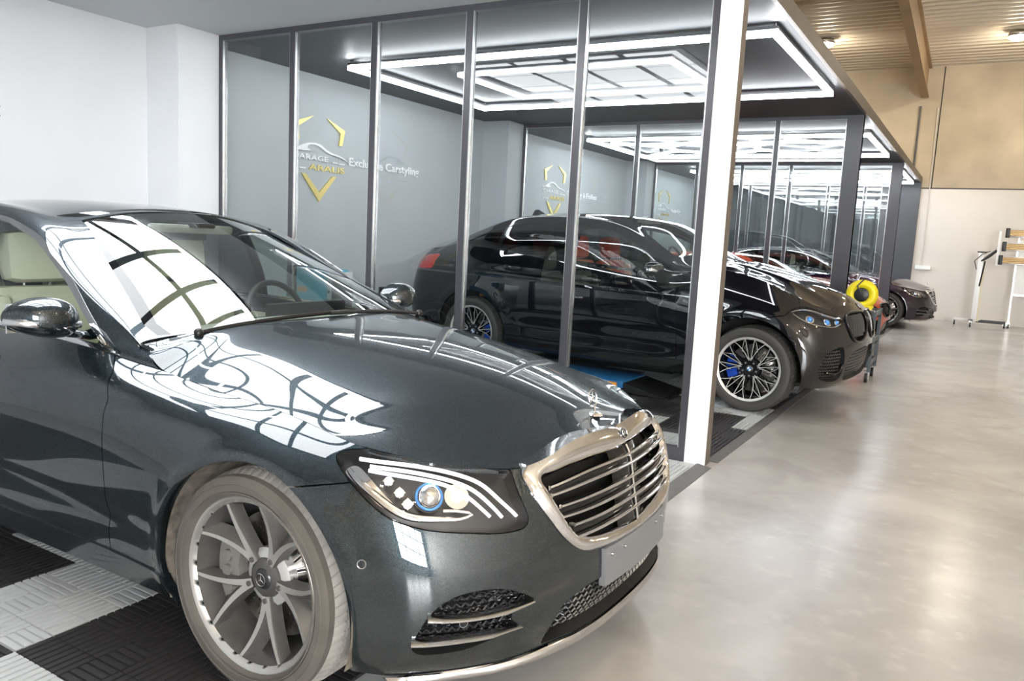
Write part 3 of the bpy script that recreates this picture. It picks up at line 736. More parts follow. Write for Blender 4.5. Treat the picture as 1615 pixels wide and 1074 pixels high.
def suv_deform(G):
    G = G.copy(); x, y, z = G[..., 0], G[..., 1], G[..., 2]; s = np.where(y < 0, -1.0, 1.0); side = np.clip((np.abs(y)-.82)/.08, 0, 1)
    for cx in (0, -2.972):
        r = np.hypot(x-cx, z-.375); G[..., 1] += s*side*.014/(1+np.exp((r-.525)/.010))
    f = np.clip((-x-.5)/.4, 0, 1)*np.clip((x+3.6)/.3, 0, 1)
    G[..., 1] += s*side*f*.010*np.exp(-((z-(.985-.03*(x+2)))/.022)**2)
    G[..., 1] += s*side*f*(-.020)*np.exp(-((z-.50)/.09)**2)
    return G
def suv_surfs():
    W = Surf([c[0] for c in SUV_WRAP], SV, [c[1] for c in SUV_WRAP], su0=True, su1=True, deform=suv_deform)
    edge = lambda u: W.ev([u], [6])[0, 0]
    rows = [[edge(u) for u in (1.18, .95, .70, .46, .22, 0.0)]]
    for u, cx, cz in [(1.32, .55, 1.008), (1.50, .37, 1.075), (1.70, .12, 1.155), (1.88, -.15, 1.215), (2.0, -.34, 1.248)]:
        e = edge(u); c = np.array([cx, 0, cz]); r = [e]
        for k, (fy, fz, fx) in enumerate(((.87, .45, .80), (.70, .76, .60), (.47, .92, .33), (.235, .985, .09))): r.append(np.array([c[0]+(e[0]-c[0])*fx, e[1]*fy, c[2]+(e[2]-c[2])*(1-fz)]))
        r.append(c); rows.append(r)
    rows.append([(-.575, -.785, 1.196), (-.585, -.66, 1.215), (-.56, -.53, 1.232), (-.515, -.35, 1.250), (-.475, -.17, 1.259), (-.46, 0, 1.262)])
    H = Surf(range(len(rows)), [0, .7, 1.7, 2.8, 3.9, 5], rows, sv1=True)
    Gs = Surf([g[0] for g in SUV_GH], [0, 1, 2, 3, 4, 5], [g[1] for g in SUV_GH], sv1=True)
    gh = [np.array(SUV_GH[-1][1][k]) for k in (0, 2, 3, 4, 5)]; top = [edge(u) for u in (5.5, 5.62, 5.8, 6.05, 6.35)]
    DK = Surf([0, 1, 2], range(5), [gh, [(a+b)/2+np.array([0, 0, .008]) for a, b in zip(gh, top)], top], sv1=True)
    return dict(wrap=W, hood=H, gh=Gs, deck=DK)
# CARLIB-END
# ------------------------------------------------------------------ car materials
P_sedan = paint_mat('anthracite_blue_metallic', (0.018, 0.029, 0.036), 0.6, 0.38, 0.8)
P_black = paint_mat('gloss_black_paint', (0.004, 0.004, 0.006), 0.2, 0.3, 0.0)
P_orange = paint_mat('orange_red_metallic', (0.50, 0.055, 0.012), 0.25, 0.35, 0.4)
P_navy = paint_mat('dark_aubergine_metallic', (0.018, 0.009, 0.028), 0.4, 0.35, 0.6)
M_chrome = mat('chrome', (0.82, 0.82, 0.84), 0.05, 1.0)
M_satin = mat('satin_metal', (0.62, 0.62, 0.63), 0.22, 1.0)
M_gap = mat('panel_gap_shadow_black', (0.006, 0.006, 0.006), 0.7)
M_liner = mat('dusty_wheel_liner', (0.16, 0.14, 0.115), 0.9, noise=0.5, nscale=25, bump=0.6, bscale=40)
M_linerd = mat('dark_wheel_liner', (0.02, 0.02, 0.02), 0.9)
M_tyre = mat('tyre_sidewall_rubber', (0.045, 0.043, 0.041), 0.65)
M_tyred = mat('dusty_tyre_rubber', (0.105, 0.095, 0.083), 0.8, noise=0.18, nscale=9)
M_tyredt = mat('dusty_tyre_tread', (0.30, 0.285, 0.265), 0.85, noise=0.15, nscale=14)
M_rimd = mat('dark_grey_rim_pocket', (0.11, 0.107, 0.103), 0.35, 0.4, noise=0.12, nscale=20)
M_rimf = mat('machined_rim_face', (0.66, 0.65, 0.63), 0.2, 1.0)
M_rimfd = mat('dusty_machined_rim_face', (0.60, 0.585, 0.56), 0.34, 0.8)
M_rimb = mat('black_rim_pocket', (0.012, 0.012, 0.013), 0.2, 0.3)
M_disc = mat('brake_disc_steel', (0.42, 0.40, 0.38), 0.3, 1.0, noise=0.1, nscale=30)
M_cal = mat('grey_brake_caliper', (0.22, 0.21, 0.2), 0.5, 0.3)
M_calb = mat('blue_brake_caliper', (0.01, 0.06, 0.42), 0.3)
M_cglass = glass_mat('car_window_glass', (0.80, 0.87, 0.84), 1.1, 1.5)
M_wglass = glass_mat('windscreen_glass', (0.72, 0.79, 0.75), 1.6, 1.6, 0.02)
M_dglass = glass_mat('dark_rear_glass', (0.10, 0.11, 0.115), 1.2, 1.55)
M_lens = glass_mat('clear_lamp_lens', (0.95, 0.95, 0.96), 0.8, 1.45)
M_lampblk = mat('lamp_housing_black', (0.02, 0.02, 0.022), 0.3, spec=0.7)
M_drl = mat('daytime_light_strip', (0.9, 0.9, 0.92), 0.15, emit=(0.95, 0.97, 1.0), es=0.45)
M_reflector = mat('lamp_reflector', (0.85, 0.86, 0.88), 0.08, 1.0)
M_bluel = mat('blue_projector_lens', (0.10, 0.35, 0.85), 0.05, 0.4)
M_cream = mat('cream_leather', (0.74, 0.71, 0.58), 0.5, bump=0.1, bscale=120)
M_tan = mat('tan_leather', (0.55, 0.24, 0.10), 0.5)
M_red = mat('red_leather', (0.55, 0.05, 0.02), 0.5)
M_dash = mat('dashboard_taupe', (0.36, 0.345, 0.31), 0.55)
M_cabin = mat('cabin_dark_trim', (0.03, 0.03, 0.032), 0.7)
M_tail = mat('red_tail_lamp', (0.45, 0.01, 0.01), 0.1, coat=1.0)
M_mirror = mat('mirror_glass', (0.9, 0.9, 0.9), 0.0, 1.0)
M_meshw = mat('dark_satin_mesh_wire', (0.22, 0.225, 0.24), 0.28, 0.9)
M_frit = mat('black_glass_border', (0.01, 0.01, 0.011), 0.0)
M_capd = mat('emblem_backing', (0.06, 0.06, 0.065), 0.25, 0.6)
M_plate = mat('grey_plate_holder', (0.17, 0.175, 0.185), 0.42)

def mesh_grille_mat(name, scale):
    m = mat(name, (0.02, 0.021, 0.024), 0.25, 0.4, spec=0.8); nt = m.node_tree; b = nt.nodes['Principled BSDF']
    tc = nt.nodes.new('ShaderNodeTexCoord'); v = nt.nodes.new('ShaderNodeTexVoronoi'); v.inputs['Scale'].default_value = scale; v.inputs['Randomness'].default_value = 0.0
    mp = nt.nodes.new('ShaderNodeMapping'); mp.inputs['Scale'].default_value = (0.7, 0.7, 1.6); mp.inputs['Rotation'].default_value = (0.4, 0.3, 0)
    bn = nt.nodes.new('ShaderNodeBump'); bn.inputs['Strength'].default_value = 1.0; bn.inputs['Distance'].default_value = 0.02
    nt.links.new(tc.outputs['Object'], mp.inputs['Vector']); nt.links.new(mp.outputs['Vector'], v.inputs['Vector']); nt.links.new(v.outputs['Distance'], bn.inputs['Height']); nt.links.new(bn.outputs['Normal'], b.inputs['Normal'])
    return m
M_mesh = mesh_grille_mat('black_mesh_grille', 55)

def sheet_obj(name, parts, parent):
    """parts: [(Sheet, material)] -> one mesh object with the sheets' smooth normals kept"""
    V = []; F = []; N = []; MI = []; mats = []
    for sh, m in parts:
        if not sh.F: continue
        b = len(V)
        if m not in mats: mats.append(m)
        V += sh.V.tolist(); N += sh.N.tolist(); F += [tuple(i+b for i in f) for f in sh.F]; MI += [mats.index(m)]*len(sh.F)
    me = bpy.data.meshes.new(name); me.from_pydata(V, [], F)
    for m in mats: me.materials.append(m)
    me.polygons.foreach_set('material_index', MI); me.polygons.foreach_set('use_smooth', [True]*len(F))
    me.update()
    me.normals_split_custom_set_from_vertices([tuple(n) for n in N])
    return link(name, me, parent)
def uvd(sh, poly, ks=0.115, closed=True):
    q = sh.UV*np.array([1, ks]); return poly_sd(q, np.asarray(poly, float)*np.array([1, ks]), closed)
def panel(name, sh, m, parent, depth=0.012, mirror=True, off=0.0, edge=None):
    """body panel with folded-in edges"""
    if off: sh = sh.offset(off)
    r = sh.rim(depth)
    if mirror == 'split':
        sheet_obj(name, [(sh, m), (r, edge or m)], parent); return sheet_obj(name, [(sh.mirror(), m), (r.mirror(), edge or m)], parent)
    if mirror: sh = sh.both(); r = r.both() if r.F else r
    return sheet_obj(name, [(sh, m), (r, edge or m)], parent)
def pathpts(S, uv, off, n=40, smooth=True):
    uv = np.asarray(uv, float); t = np.concatenate([[0], np.cumsum(np.hypot(*(np.diff(uv, axis=0)*[1, .115]).T))]); tt = np.linspace(0, t[-1], n)
    q = nspline(t, uv, tt) if len(uv) > 2 and smooth else np.stack([np.interp(tt, t, uv[:, k]) for k in (0, 1)], 1)
    P, N = S.pts(q); N = -N
    return P+N*off, N

# ------------------------------------------------------------------ wheels
def make_wheel(parent, c, side, R, rim_r, width, style, steer=0.0, dusty=False):
    """wheel with centre plane at c; side=-1 faces -y. part: wheel (rim); sub-parts: tyre, brake_disc, brake_caliper, centre_cap"""
    tm, tt = (M_tyred, M_tyredt) if dusty else (M_tyre, M_tyre)
    face = M_rimfd if dusty else M_rimf; dark = M_rimd if style == 'sedan' else M_rimb
    if style == 'suv': face = mat('machined_rim_lines', (0.72, 0.71, 0.70), 0.35, 0.55)
    w2 = width/2; s = side
    rim = MB()
    # barrel and outer lip; local y outward = s
    L = lambda prof: [(r, h*s) for r, h in prof]
    rim.lathe(L([(rim_r+.005, w2-.022), (rim_r+.007, w2-.010), (rim_r+.002, w2-.005), (rim_r-.008, w2-.010), (rim_r-.016, w2-.020)]), face, n=96)
    rim.lathe(L([(rim_r-.016, w2-.020), (rim_r-.022, w2-.040), (rim_r-.034, w2-.08), (rim_r-.036, -w2+.03), (rim_r, -w2+.01)]), dark, n=72)
    zf = w2-.030                     # outer face height at the rim
    def spoke(a0, r0, a1, r1, wi0, wi1, h0, h1, m_face, thick=0.03, skl=.006, skr=.006):
        N = 9; vs = []; fs = []
        for i in range(N):
            t = i/(N-1); r = r0+(r1-r0)*t; a = a0+(a1-a0)*(t**1.0); h = h0+(h1-h0)*(t**1.5); w = wi0+(wi1-wi0)*t
            ca, sa = math.cos(a), math.sin(a); cx, cz = ca*r, sa*r; tx, tz = -sa, ca; e = .0035
            for dw, dh in ((-w/2-skl, -thick), (-w/2, -e), (-w/2+e*.7, 0), (w/2-e*.7, 0), (w/2, -e), (w/2+skr, -thick)): vs.append((cx+tx*dw, (h+dh)*s, cz+tz*dw))
        for i in range(N-1):
            for k in range(5): fs.append((i*6+k, i*6+k+1, i*6+6+k+1, i*6+6+k))
        b = len(rim.v); rim.v += vs; rim.sm += [False]*len(fs); rim.f += [tuple(b+q for q in f) for f in fs]
        for i in range(N-1):
            for k in range(5): rim.m.append(rim.mi(m_face if k == 2 else dark))
    if style == 'sedan':
        for k in range(5):
            a = math.radians(63+72*k)
            for sg in (-1, 1):
                spoke(a+sg*math.radians(2), .055, a+sg*math.radians(19.5), rim_r-.017, .027, .016, zf-.035, zf+.010, face, .040, skl=.024 if sg*s < 0 else .006, skr=.006 if sg*s < 0 else .024)
            # pocket web between the two blades near the hub
            vs = []; 
            for (rr, sg) in ((.05, -1), (.05, 1), (.125, 1), (.125, -1)):
                an = a+sg*math.radians(2+17.5*(rr-.055)/(rim_r-.06)); vs.append((math.cos(an)*rr, (zf-.040)*s, math.sin(an)*rr))
            rim.add(vs, [(0, 1, 2, 3)], dark)
            for q in (0,):
                p = (math.cos(a)*.068, 0, math.sin(a)*.068)
                rim.cyl((p[0], (zf-.05)*s, p[2]), (p[0], (zf-.029)*s, p[2]), .0085, dark, 10)
        rim.lathe(L([(0, zf-.034), (.045, zf-.034), (.060, zf-.042), (.070, zf-.07)]), dark, n=40)
    elif style == 'suv':
        for k in range(5):
            a = math.radians(20+72*k)
            for sg in (-1, 1):
                spoke(a+sg*math.radians(7), .07, a+sg*math.radians(9), rim_r-.008, .011, .010, zf-.02, zf+.008, face, .03)
                spoke(a+sg*math.radians(12), .085, a+sg*math.radians(31), rim_r-.008, .011, .010, zf-.02, zf+.008, face, .03)
                spoke(a+sg*math.radians(24), .16, a+sg*math.radians(9), rim_r-.01, .009, .009, zf-.012, zf+.008, face, .026)
                spoke(a+sg*math.radians(7), .105, a+sg*math.radians(0), .075, .009, .009, zf-.018, zf-.018, face, .026)
        rim.lathe(L([(0, zf-.026), (.05, zf-.026), (.085, zf-.032), (.10, zf-.06)]), dark, n=40)
        for k in range(5):
            a = math.radians(56+72*k); p = (math.cos(a)*.06, 0, math.sin(a)*.06); rim.cyl((p[0], (zf-.05)*s, p[2]), (p[0], (zf-.018)*s, p[2]), .009, M_satin, 8)
    else:
        for k in range(10):
            a = math.radians(36*k); spoke(a, .05, a+.05, rim_r-.008, .022, .020, zf-.03, zf+.008, face, .03)
        rim.lathe(L([(0, zf-.026), (.05, zf-.026), (.075, zf-.05)]), dark, n=32)
    o = rim.build('wheel', parent); o.location = c; o.rotation_euler = (0, 0, steer)
    try: o.data.set_sharp_from_angle(angle=math.radians(35))
    except Exception: pass
    # tyre
    t = MB(); sw = R-rim_r
    prof = [(rim_r-.004, w2-.022), (rim_r+.006, w2-.006), (rim_r+.30*sw, w2+.010), (rim_r+.6*sw, w2+.010), (rim_r+.82*sw, w2-.001), (R-.012, w2-.020)]
    t.lathe(L(prof), tm, n=110)
    t.lathe(L([(rim_r-.004, -w2+.022), (rim_r+.3*sw, -w2-.008), (rim_r+.8*sw, -w2), (R-.012, -w2+.02)]), tm, n=80)
    # tread with grooves: outer ribs follow, shoulder sipes cut as blocks
    NB = 72 if dusty else 66; vs = []; fs = []
    hs = [w2-.020, w2-.045, w2-.052, w2-.085, w2-.093, .014, .006, -.006, -.014, -w2+.093, -w2+.085, -w2+.052, -w2+.045, -w2+.02]
    rs = [R-.012, R-.003, R-.011, R-.011, R-.001, R, R-.010, R-.010, R, R-.001, R-.011, R-.011, R-.003, R-.012]
    hs = [w2-.020, w2-.040, w2-.058, w2-.059, w2-.069, w2-.070, .006+.02, .025, .015, .014, -.014, -.015, -.025, -.026, -w2+.070, -w2+.069, -w2+.059, -w2+.058, -w2+.04, -w2+.02]
    rs = [R-.012, R-.004, R-.001, R-.010, R-.010, R-.001, R, R-.009, R-.009, R, R, R-.009, R-.009, R, R-.001, R-.010, R-.010, R-.001, R-.004, R-.012]
    n4 = NB*4
    for i, (h, r) in enumerate(zip(hs, rs)):
        for k in range(n4):
            a = 2*PI*(k+(0.0 if i > 2 and i < 17 else (2-min(i, 19-i))*0.9*s))/n4; ph = k % 4
            rr = r-(.006 if ph == 0 and i not in (3, 4, 7, 8, 11, 12, 15, 16) and (i < 3 or i > 16 or True) else 0)
            vs.append((math.cos(a)*rr, h*s, math.sin(a)*rr))
    for i in range(len(hs)-1):
        for k in range(n4): fs.append((i*n4+k, i*n4+(k+1) % n4, (i+1)*n4+(k+1) % n4, (i+1)*n4+k))
    t.add(vs, fs, tt, False)
    for rr in (rim_r+.22*sw, rim_r+.55*sw): t.lathe(L([(rr-.003, w2+.009), (rr, w2+.012), (rr+.003, w2+.0095)]), tm, n=90)
    t.build('tyre', o)
    # brake disc and caliper
    d = MB(); dr = rim_r-.068
    d.lathe(L([(.09, .005), (dr, .005), (dr, -.025), (.09, -.025)]), M_disc, n=60)
    d.lathe(L([(0, .045), (.075, .045), (.09, .035), (.09, .005)]), mat('brake_hat_light', (0.62, 0.62, 0.62), 0.35, 0.6), n=40)
    for k in range(30):
        for rr in (dr-.025, dr-.045, dr-.065):
            a = 2*PI*(k+(rr*20 % 1))/30; d.cyl((math.cos(a)*rr, .0052*s, math.sin(a)*rr), (math.cos(a)*rr, .0068*s, math.sin(a)*rr), .0035, M_black, 6)
    d.build('brake_disc', o)
    cm = M_cal if style == 'sedan' else (M_calb if style == 'suv' else M_cal)
    cl = MB(); sgn = -1 if c[0] > -1 else 1
    cl.lathe(L([(dr-.075, .012), (dr-.075, .05), (dr+.012, .05), (dr+.015, .012), (dr+.012, -.04)]), cm, n=14, a0=math.radians(180 if sgn < 0 else 0)-.55, a1=math.radians(180 if sgn < 0 else 0)+.55)
    for an in (-.5, -.2, .1, .4):
        a = (PI if sgn < 0 else 0)+an; rr = dr-.03; cl.cyl((math.cos(a)*rr, .045*s, math.sin(a)*rr), (math.cos(a)*rr, .06*s, math.sin(a)*rr), .018, cm, 12)
    cl.build('brake_caliper', o)
    cap = MB(); zc = (zf-.034 if style == 'sedan' else zf-.024)
    cap.lathe([(0, (zc+.008)*s), (.026, (zc+.007)*s), (.031, (zc+.003)*s), (.033, zc*s)], M_capd, n=32)
    if style == 'sedan':
        star_emblem(cap, (0, (zc+.010)*s, 0), (1, 0, 0), (0, 0, 1), .019, .0016, M_satin)
    else:
        cap.lathe([(.024, (zc+.0085)*s), (.027, (zc+.0085)*s)], M_chrome, n=24)
        for q in range(4):
            a0 = q*PI/2; pts = [(0, 0)]+[(math.cos(a0+PI/2*j/6)*.018, math.sin(a0+PI/2*j/6)*.018) for j in range(7)]
            cap.add([(x, (zc+.0095)*s, z) for x, z in pts], [tuple(range(8))], M_wlet if q % 2 else M_bluel)
    cap.build('centre_cap', o)
    return o
def star_emblem(mb, c, ex, ey, r, t, m, ring=True):
    c = Vector(c); ex = Vector(ex); ey = Vector(ey); ez = ex.cross(ey)
    if ring: mb.tube([c+ex*math.cos(2*PI*k/32)*r+ey*math.sin(2*PI*k/32)*r for k in range(32)], t, m, 6, closed=True)
    for k in range(3):
        a = PI/2+2*PI*k/3; d = ex*math.cos(a)+ey*math.sin(a); p = ex*-math.sin(a)+ey*math.cos(a)
        w = r*.14
        vs = [c+p*w, c-p*w, c+d*r, c+ez*t*1.2, c-ez*t*1.2]
        mb.add(vs, [(0, 3, 2), (3, 1, 2), (1, 4, 2), (4, 0, 2), (0, 1, 3), (1, 0, 4)], m)

# ------------------------------------------------------------------ the sedan
HL = [(1.196,5.524),(1.188,5.66),(1.150,5.84),(1.10,5.93),(1.02,6.2),(0.60,6.2),(0.575,5.6),(0.558,4.9),(0.542,3.95),(0.58,3.812),(0.649,3.815),(0.745,3.92),(0.847,4.03),(0.913,4.155),(0.987,4.32),(1.043,4.604),(1.104,4.953),(1.147,5.205),(1.18,5.377)]
GO = [(-0.10,6.3),(0.50,6.3),(0.545,6.1),(0.549,5.7),(0.527,5.294),(0.5,4.3),(0.454,3.639),(0.421,3.333),(0.385,3.09),(0.345,2.93),(0.287,2.84),(0.15,2.74),(-0.10,2.70)]
GI = [(-0.10,5.26),(0.03,5.29),(0.234,5.346),(0.362,5.39),(0.452,5.44),(0.470,5.36),(0.457,4.96),(0.426,3.957),(0.389,3.487),(0.355,3.30),(0.224,3.13),(0.0,2.98),(-0.10,2.98)]
IN = [(0.654,2.60),(0.60,2.42),(0.532,2.05),(0.535,1.96),(0.60,1.86),(0.61,1.68),(0.575,1.45),(0.59,1.38),(0.67,1.30),(0.754,1.14),(0.86,1.12),(0.905,1.16),(0.921,1.33),(0.909,1.568),(0.864,2.101),(0.807,2.459),(0.739,2.62)]
LO = [(-.1,.70),(.28,.70),(.46,.62),(.495,.60),(.482,.95),(.445,1.40),(.417,1.70),(.36,1.90),(.308,1.964),(-.1,1.98)]
def door_x(z): return np.interp(z, [.25, .341, .55, .795, .88, .94], [-.695, -.689, -.672, -.671, -.72, -.79])
def build_sedan(paint, label, group=None, dusty=True):
    S = sedan_surfs(); W, H, GHs, DK = S['wrap'], S['hood'], S['gh'], S['deck']
    root = thing('sedan_car', label, 'car', (0, 0, 0), 0, group)
    U = np.concatenate([np.arange(0, 2.4, .0125), np.arange(2.4, 6.35, .05), [6.35]]); V = np.linspace(0, 6, 85)
    A = Sheet.grid(W, U, V, flip=True)
    inner = A.offset(-.022)
    def arch(sh, r): return np.minimum(np.hypot(sh.V[:, 0]-.01, sh.V[:, 2]-.335), np.hypot(sh.V[:, 0]+3.035, sh.V[:, 2]-.335))-r
    A = A.clip(arch(A, .385))
    g = .0022
    SH = lambda P: smooth_poly(P, k=2)
    hl, go, gi, inn, lo = SH(HL), SH(GO), SH(GI), SH(IN), SH(LO)
    B = A.clip(-uvd(A, hl)-g); B = B.clip(-uvd(B, go)); B = B.clip(-uvd(B, inn)); B = B.clip(-uvd(B, lo))
    FP = np.array([(.9, 7.5), (.95, 5.5), (1.137, 4.931), (1.329, 4.41), (1.5, 4.0), (1.5, -1), (9, -1), (9, 7.5)])
    d = uvd(B, FP); bump = B.clip(-d-g); rest = B.clip(d-g)
    lip_hi = lambda u: np.interp(u, [0, .3, .47, .55, .66, .9, 1.0], [.62, .60, .50, .38, .26, .18, .0]); lip_lo = lambda u: np.interp(u, [0, .3, .5, .7], [.12, .12, .05, -.1])
    lipd = lambda sh: np.minimum(lip_hi(sh.UV[:, 0])-sh.UV[:, 1], sh.UV[:, 1]-lip_lo(sh.UV[:, 0]))
    bump2 = bump.clip(-lipd(bump))
    panel('front_bumper', bump2, paint, root, .03)
    lp = bump.clip(lipd(bump)); hh = np.clip((lp.UV[:, 1]-lip_lo(lp.UV[:, 0]))/(lip_hi(lp.UV[:, 0])-lip_lo(lp.UV[:, 0])+1e-6), 0, 1)
    lp = Sheet(lp.V+lp.N*(.006+.016*np.sin(hh*PI)**.6)[:, None], lp.N, lp.UV, lp.F); lp.N = vnormals(lp); panel('chrome_bumper_lip', lp, M_satin, root, .03)
    # sill, fender, doors, quarter
    sill = rest.clip(np.minimum(1.02-rest.UV[:, 1], np.minimum(-rest.V[:, 0]-.30, rest.V[:, 0]+2.72)))
    up = rest.clip(-np.minimum(1.02-rest.UV[:, 1], np.minimum(-rest.V[:, 0]-.30, rest.V[:, 0]+2.72)))
    panel('side_skirt', sill, paint, root, .03, mirror='split', off=.006)
    dx = up.V[:, 0]-door_x(up.V[:, 2])
    fen = up.clip(dx-g); back = up.clip(-dx-g)
    for sgn, nm in ((1, 'front_fender'), (-1, 'front_fender')):
        panel(nm, fen if sgn == 1 else fen.mirror(), paint, root, .02, mirror=False)
    x2 = back.V[:, 0]+1.80; fd = back.clip(x2-g); b2 = back.clip(-x2-g)
    rr = np.interp(b2.V[:, 2], [.3, .6, .95], [-2.62, -2.66, -2.98]); x3 = b2.V[:, 0]-rr
    rd = b2.clip(x3-g); qp = b2.clip(-x3-g)
    for mir in (False, True):
        f_ = (lambda s_: s_.mirror()) if mir else (lambda s_: s_)
        doo = panel('front_door', f_(fd), paint, root, .02, mirror=False)
        door_handle(doo, W, 2.98, mir); panel('rear_door', f_(rd), paint, root, .02, mirror=False)
    # taillights on the rear wrap
    tl = lambda sh: np.minimum(np.minimum(sh.UV[:, 0]-5.15, 6.0-sh.UV[:, 0]), np.minimum(sh.UV[:, 1]-4.3, 5.6-sh.UV[:, 1]))
    t_ = tl(qp); panel('rear_quarter', qp.clip(-t_*1.0), paint, root, .02); panel('tail_light', qp.clip(t_), M_tail, root, .02, mirror='split')
    ins = inner.clip(arch(inner, .392))
    for q_ in (hl, gi, inn, lo): ins = ins.clip(-(uvd(ins, q_)+.004))
    sheet_obj('inner_shell', [(ins.both(), M_gap)], root)
    # hood
    hs = Sheet.grid(H, np.linspace(0, 8, 170), np.linspace(0, 5, 90), flip=True)
    hd = hs.clip(7.75-hs.UV[:, 0]); hd = hd.clip(hd.UV[:, 1]-.012)
    hd = hd.clip(-(np.minimum(uvd_xy(hd), 1)))
    panel('hood', hd, paint, root, .018)
    sheet_obj('cowl', [(hs.clip(hs.UV[:, 0]-7.70).offset(-.016).both(), M_black)], root)
    # greenhouse
    G = Sheet.grid(GHs, np.linspace(0, 9, 200), np.linspace(0, 5, 110), flip=True)
    wuv = np.array([(.3, .30), (.752, .30), (1.008, .977), (1.6, 1.50), (2.333, 2.0), (3.1, 2.05), (3.626, 2.055), (4.52, 2.055), (6, 2.04), (6.8, 1.98), (7.5, 1.72), (8.0, 1.05), (8.05, .45), (7.8, .13), (6, .10), (4, .10), (2, .12), (1.0, .13), (.6, .12)])
    q, _ = GHs.pts(wuv[1:]); wp = smooth_poly(q[:, [0, 2]], k=2)
    wsd = lambda sh: np.where(sh.UV[:, 1] < 2.5, poly_sd(sh.V[:, [0, 2]], wp), -.2)
    ws = smooth_poly([(.07, 3.04), (2, 3.06), (4.02, 3.06), (4.10, 3.5), (4.13, 5.6), (.03, 5.6), (.03, 3.5)], k=1)
    rw = smooth_poly([(6.9, 3.08), (8.85, 3.08), (8.9, 5.6), (6.8, 5.6)], k=1)
    k_ = .15
    dws = uvd(G, ws, k_); body = G.clip(-dws); dr_ = uvd(body, rw, k_); body = body.clip(-dr_); body = body.clip(-wsd(body))
    panel('roof_and_pillars', body, paint, root, .012)
    WSf = quad_patch([[SEDAN_GH[i][1][k] for k in (3, 4, 5)] for i in range(4)]+[[tuple(GHs.ev([4.13], [k])[0, 0]) for k in (3, 4, 5)]], [0, 1, 2, 3, 4.13])
    glass = Sheet.grid(WSf, np.linspace(-.12, 4.26, 90), np.linspace(2.9, 5, 50), flip=True).offset(-.0035)
    o = sheet_obj('windshield', [(glass.clip(uvd(glass, ws, k_)-.016).offset(-.002).both(), M_wglass), (glass.clip(.016-uvd(glass, ws, k_)).offset(-.002).both(), M_frit)], root)
    glass = G.clip(uvd(G, rw, k_)); sheet_obj('rear_window', [(glass.offset(-.002).both(), M_dglass)], root)
    sg = G.clip(wsd(G)); tr = sg.clip(.017-wsd(sg)).offset(.004)
    panel('chrome_window_trim', tr, M_chrome, root, .012, mirror='split')
    gl = sg.clip(wsd(sg)-.012); bx = lambda sh: np.abs(sh.V[:, 0]+1.90)-.035
    pil = gl.clip(-bx(gl)); gl = gl.clip(bx(gl))
    panel('pillar_trim', pil, M_blackg, root, .01, mirror='split')
    for mir in (False, True):
        f_ = (lambda s_: s_.mirror()) if mir else (lambda s_: s_)
        sheet_obj('side_window', [(f_(gl.clip(gl.V[:, 0]+1.9)).offset(-.003), M_cglass)], root)
        sheet_obj('side_window', [(f_(gl.clip(-gl.V[:, 0]-1.9)).offset(-.003), M_dglass)], root)
    dk = Sheet.grid(DK, np.linspace(0, 2, 20), np.linspace(0, 4, 40), flip=True); panel('trunk_lid', dk, paint, root, .01)
    # wheel liners
    for cx in (.01, -3.035):
        for sy in (-1, 1):
            L = MB(); L.lathe([(.392, -.925*-sy*-1), (.396, -.55*-sy*-1)] if False else [(.3925, .915*sy), (.398, .55*sy), (.0, .55*sy)], M_liner if dusty else M_linerd, c=(cx, 0, .335), n=40, a0=-.35, a1=PI+.35)
            L.build('wheel_liner', root)
    und = MB().box((-4.00, -.56, .19), (.45, .56, .23), M_linerd).box((-2.6, -.84, .19), (-.45, .84, .22), M_linerd); und.build('underbody', root)
    # headlights
    Lr = A.clip(uvd(A, hl)-.001)
    for mir in (False, True):
        f_ = (lambda s_: s_.mirror()) if mir else (lambda s_: s_); mv = MIR if mir else np.ones(3)
        lamp = sheet_obj('headlight', [(f_(Lr.offset(-.055)), M_lampblk), (f_(Lr.rim(.056)), M_lampblk)], root)
        sheet_obj('lamp_lens', [(f_(Lr.offset(-.001)), M_lens)], lamp)
        def ppath(uv, off, n=30):
            P, N = pathpts(W, uv, off, n); return P*mv, N*mv
        for nm, uv, wd in (('light_strip', [(1.11, 5.75), (1.049,5.80),(0.932,5.86),(0.823,5.84),(0.74,5.74),(0.686,5.56),(0.642,5.20),(0.603,4.675),(0.573,4.199)], .0085),
                           ('light_strip', [(1.06,5.62),(0.931,5.66),(0.842,5.61),(0.766,5.50),(0.715,5.33),(0.673,5.01),(0.639,4.557),(0.619,4.22)], .0085),
                           ('light_strip', [(1.062,5.50),(0.958,5.50),(0.868,5.45),(0.8,5.36),(0.753,5.20),(0.712,4.92),(0.68,4.579),(0.656,4.281)], .0085)):
            P, N = ppath(uv, -.018); m_ = MB(); m_.tube(P, 1.0, M_drl, 8, ell=(wd*.6, wd*.85), ups=N); m_.build(nm, lamp)
        wd_ = A.clip(uvd(A, SH([(1.165,5.36),(1.12,5.66),(1.06,5.40),(1.0,4.95),(.95,4.60),(1.0,4.50),(1.06,4.86),(1.12,5.15)]))); sheet_obj('corner_reflector', [(f_(wd_.offset(-.030)), M_reflector)], lamp)
        P, N = ppath([(1.14,5.40),(1.10,5.18),(1.045,4.93),(0.985,4.63),(0.93,4.42),(0.87,4.33),(0.784,4.28),(0.731,4.30),(0.708,4.40),(.74,4.50),(.80,4.53)], -.022); m_ = MB(); m_.tube(P, [.4+.6*math.sin(PI*min(1, .1+i/25)) for i in range(30)], M_reflector, 8, ell=(.012, .009), ups=N); m_.build('lamp_trim', lamp)
        m_ = MB()
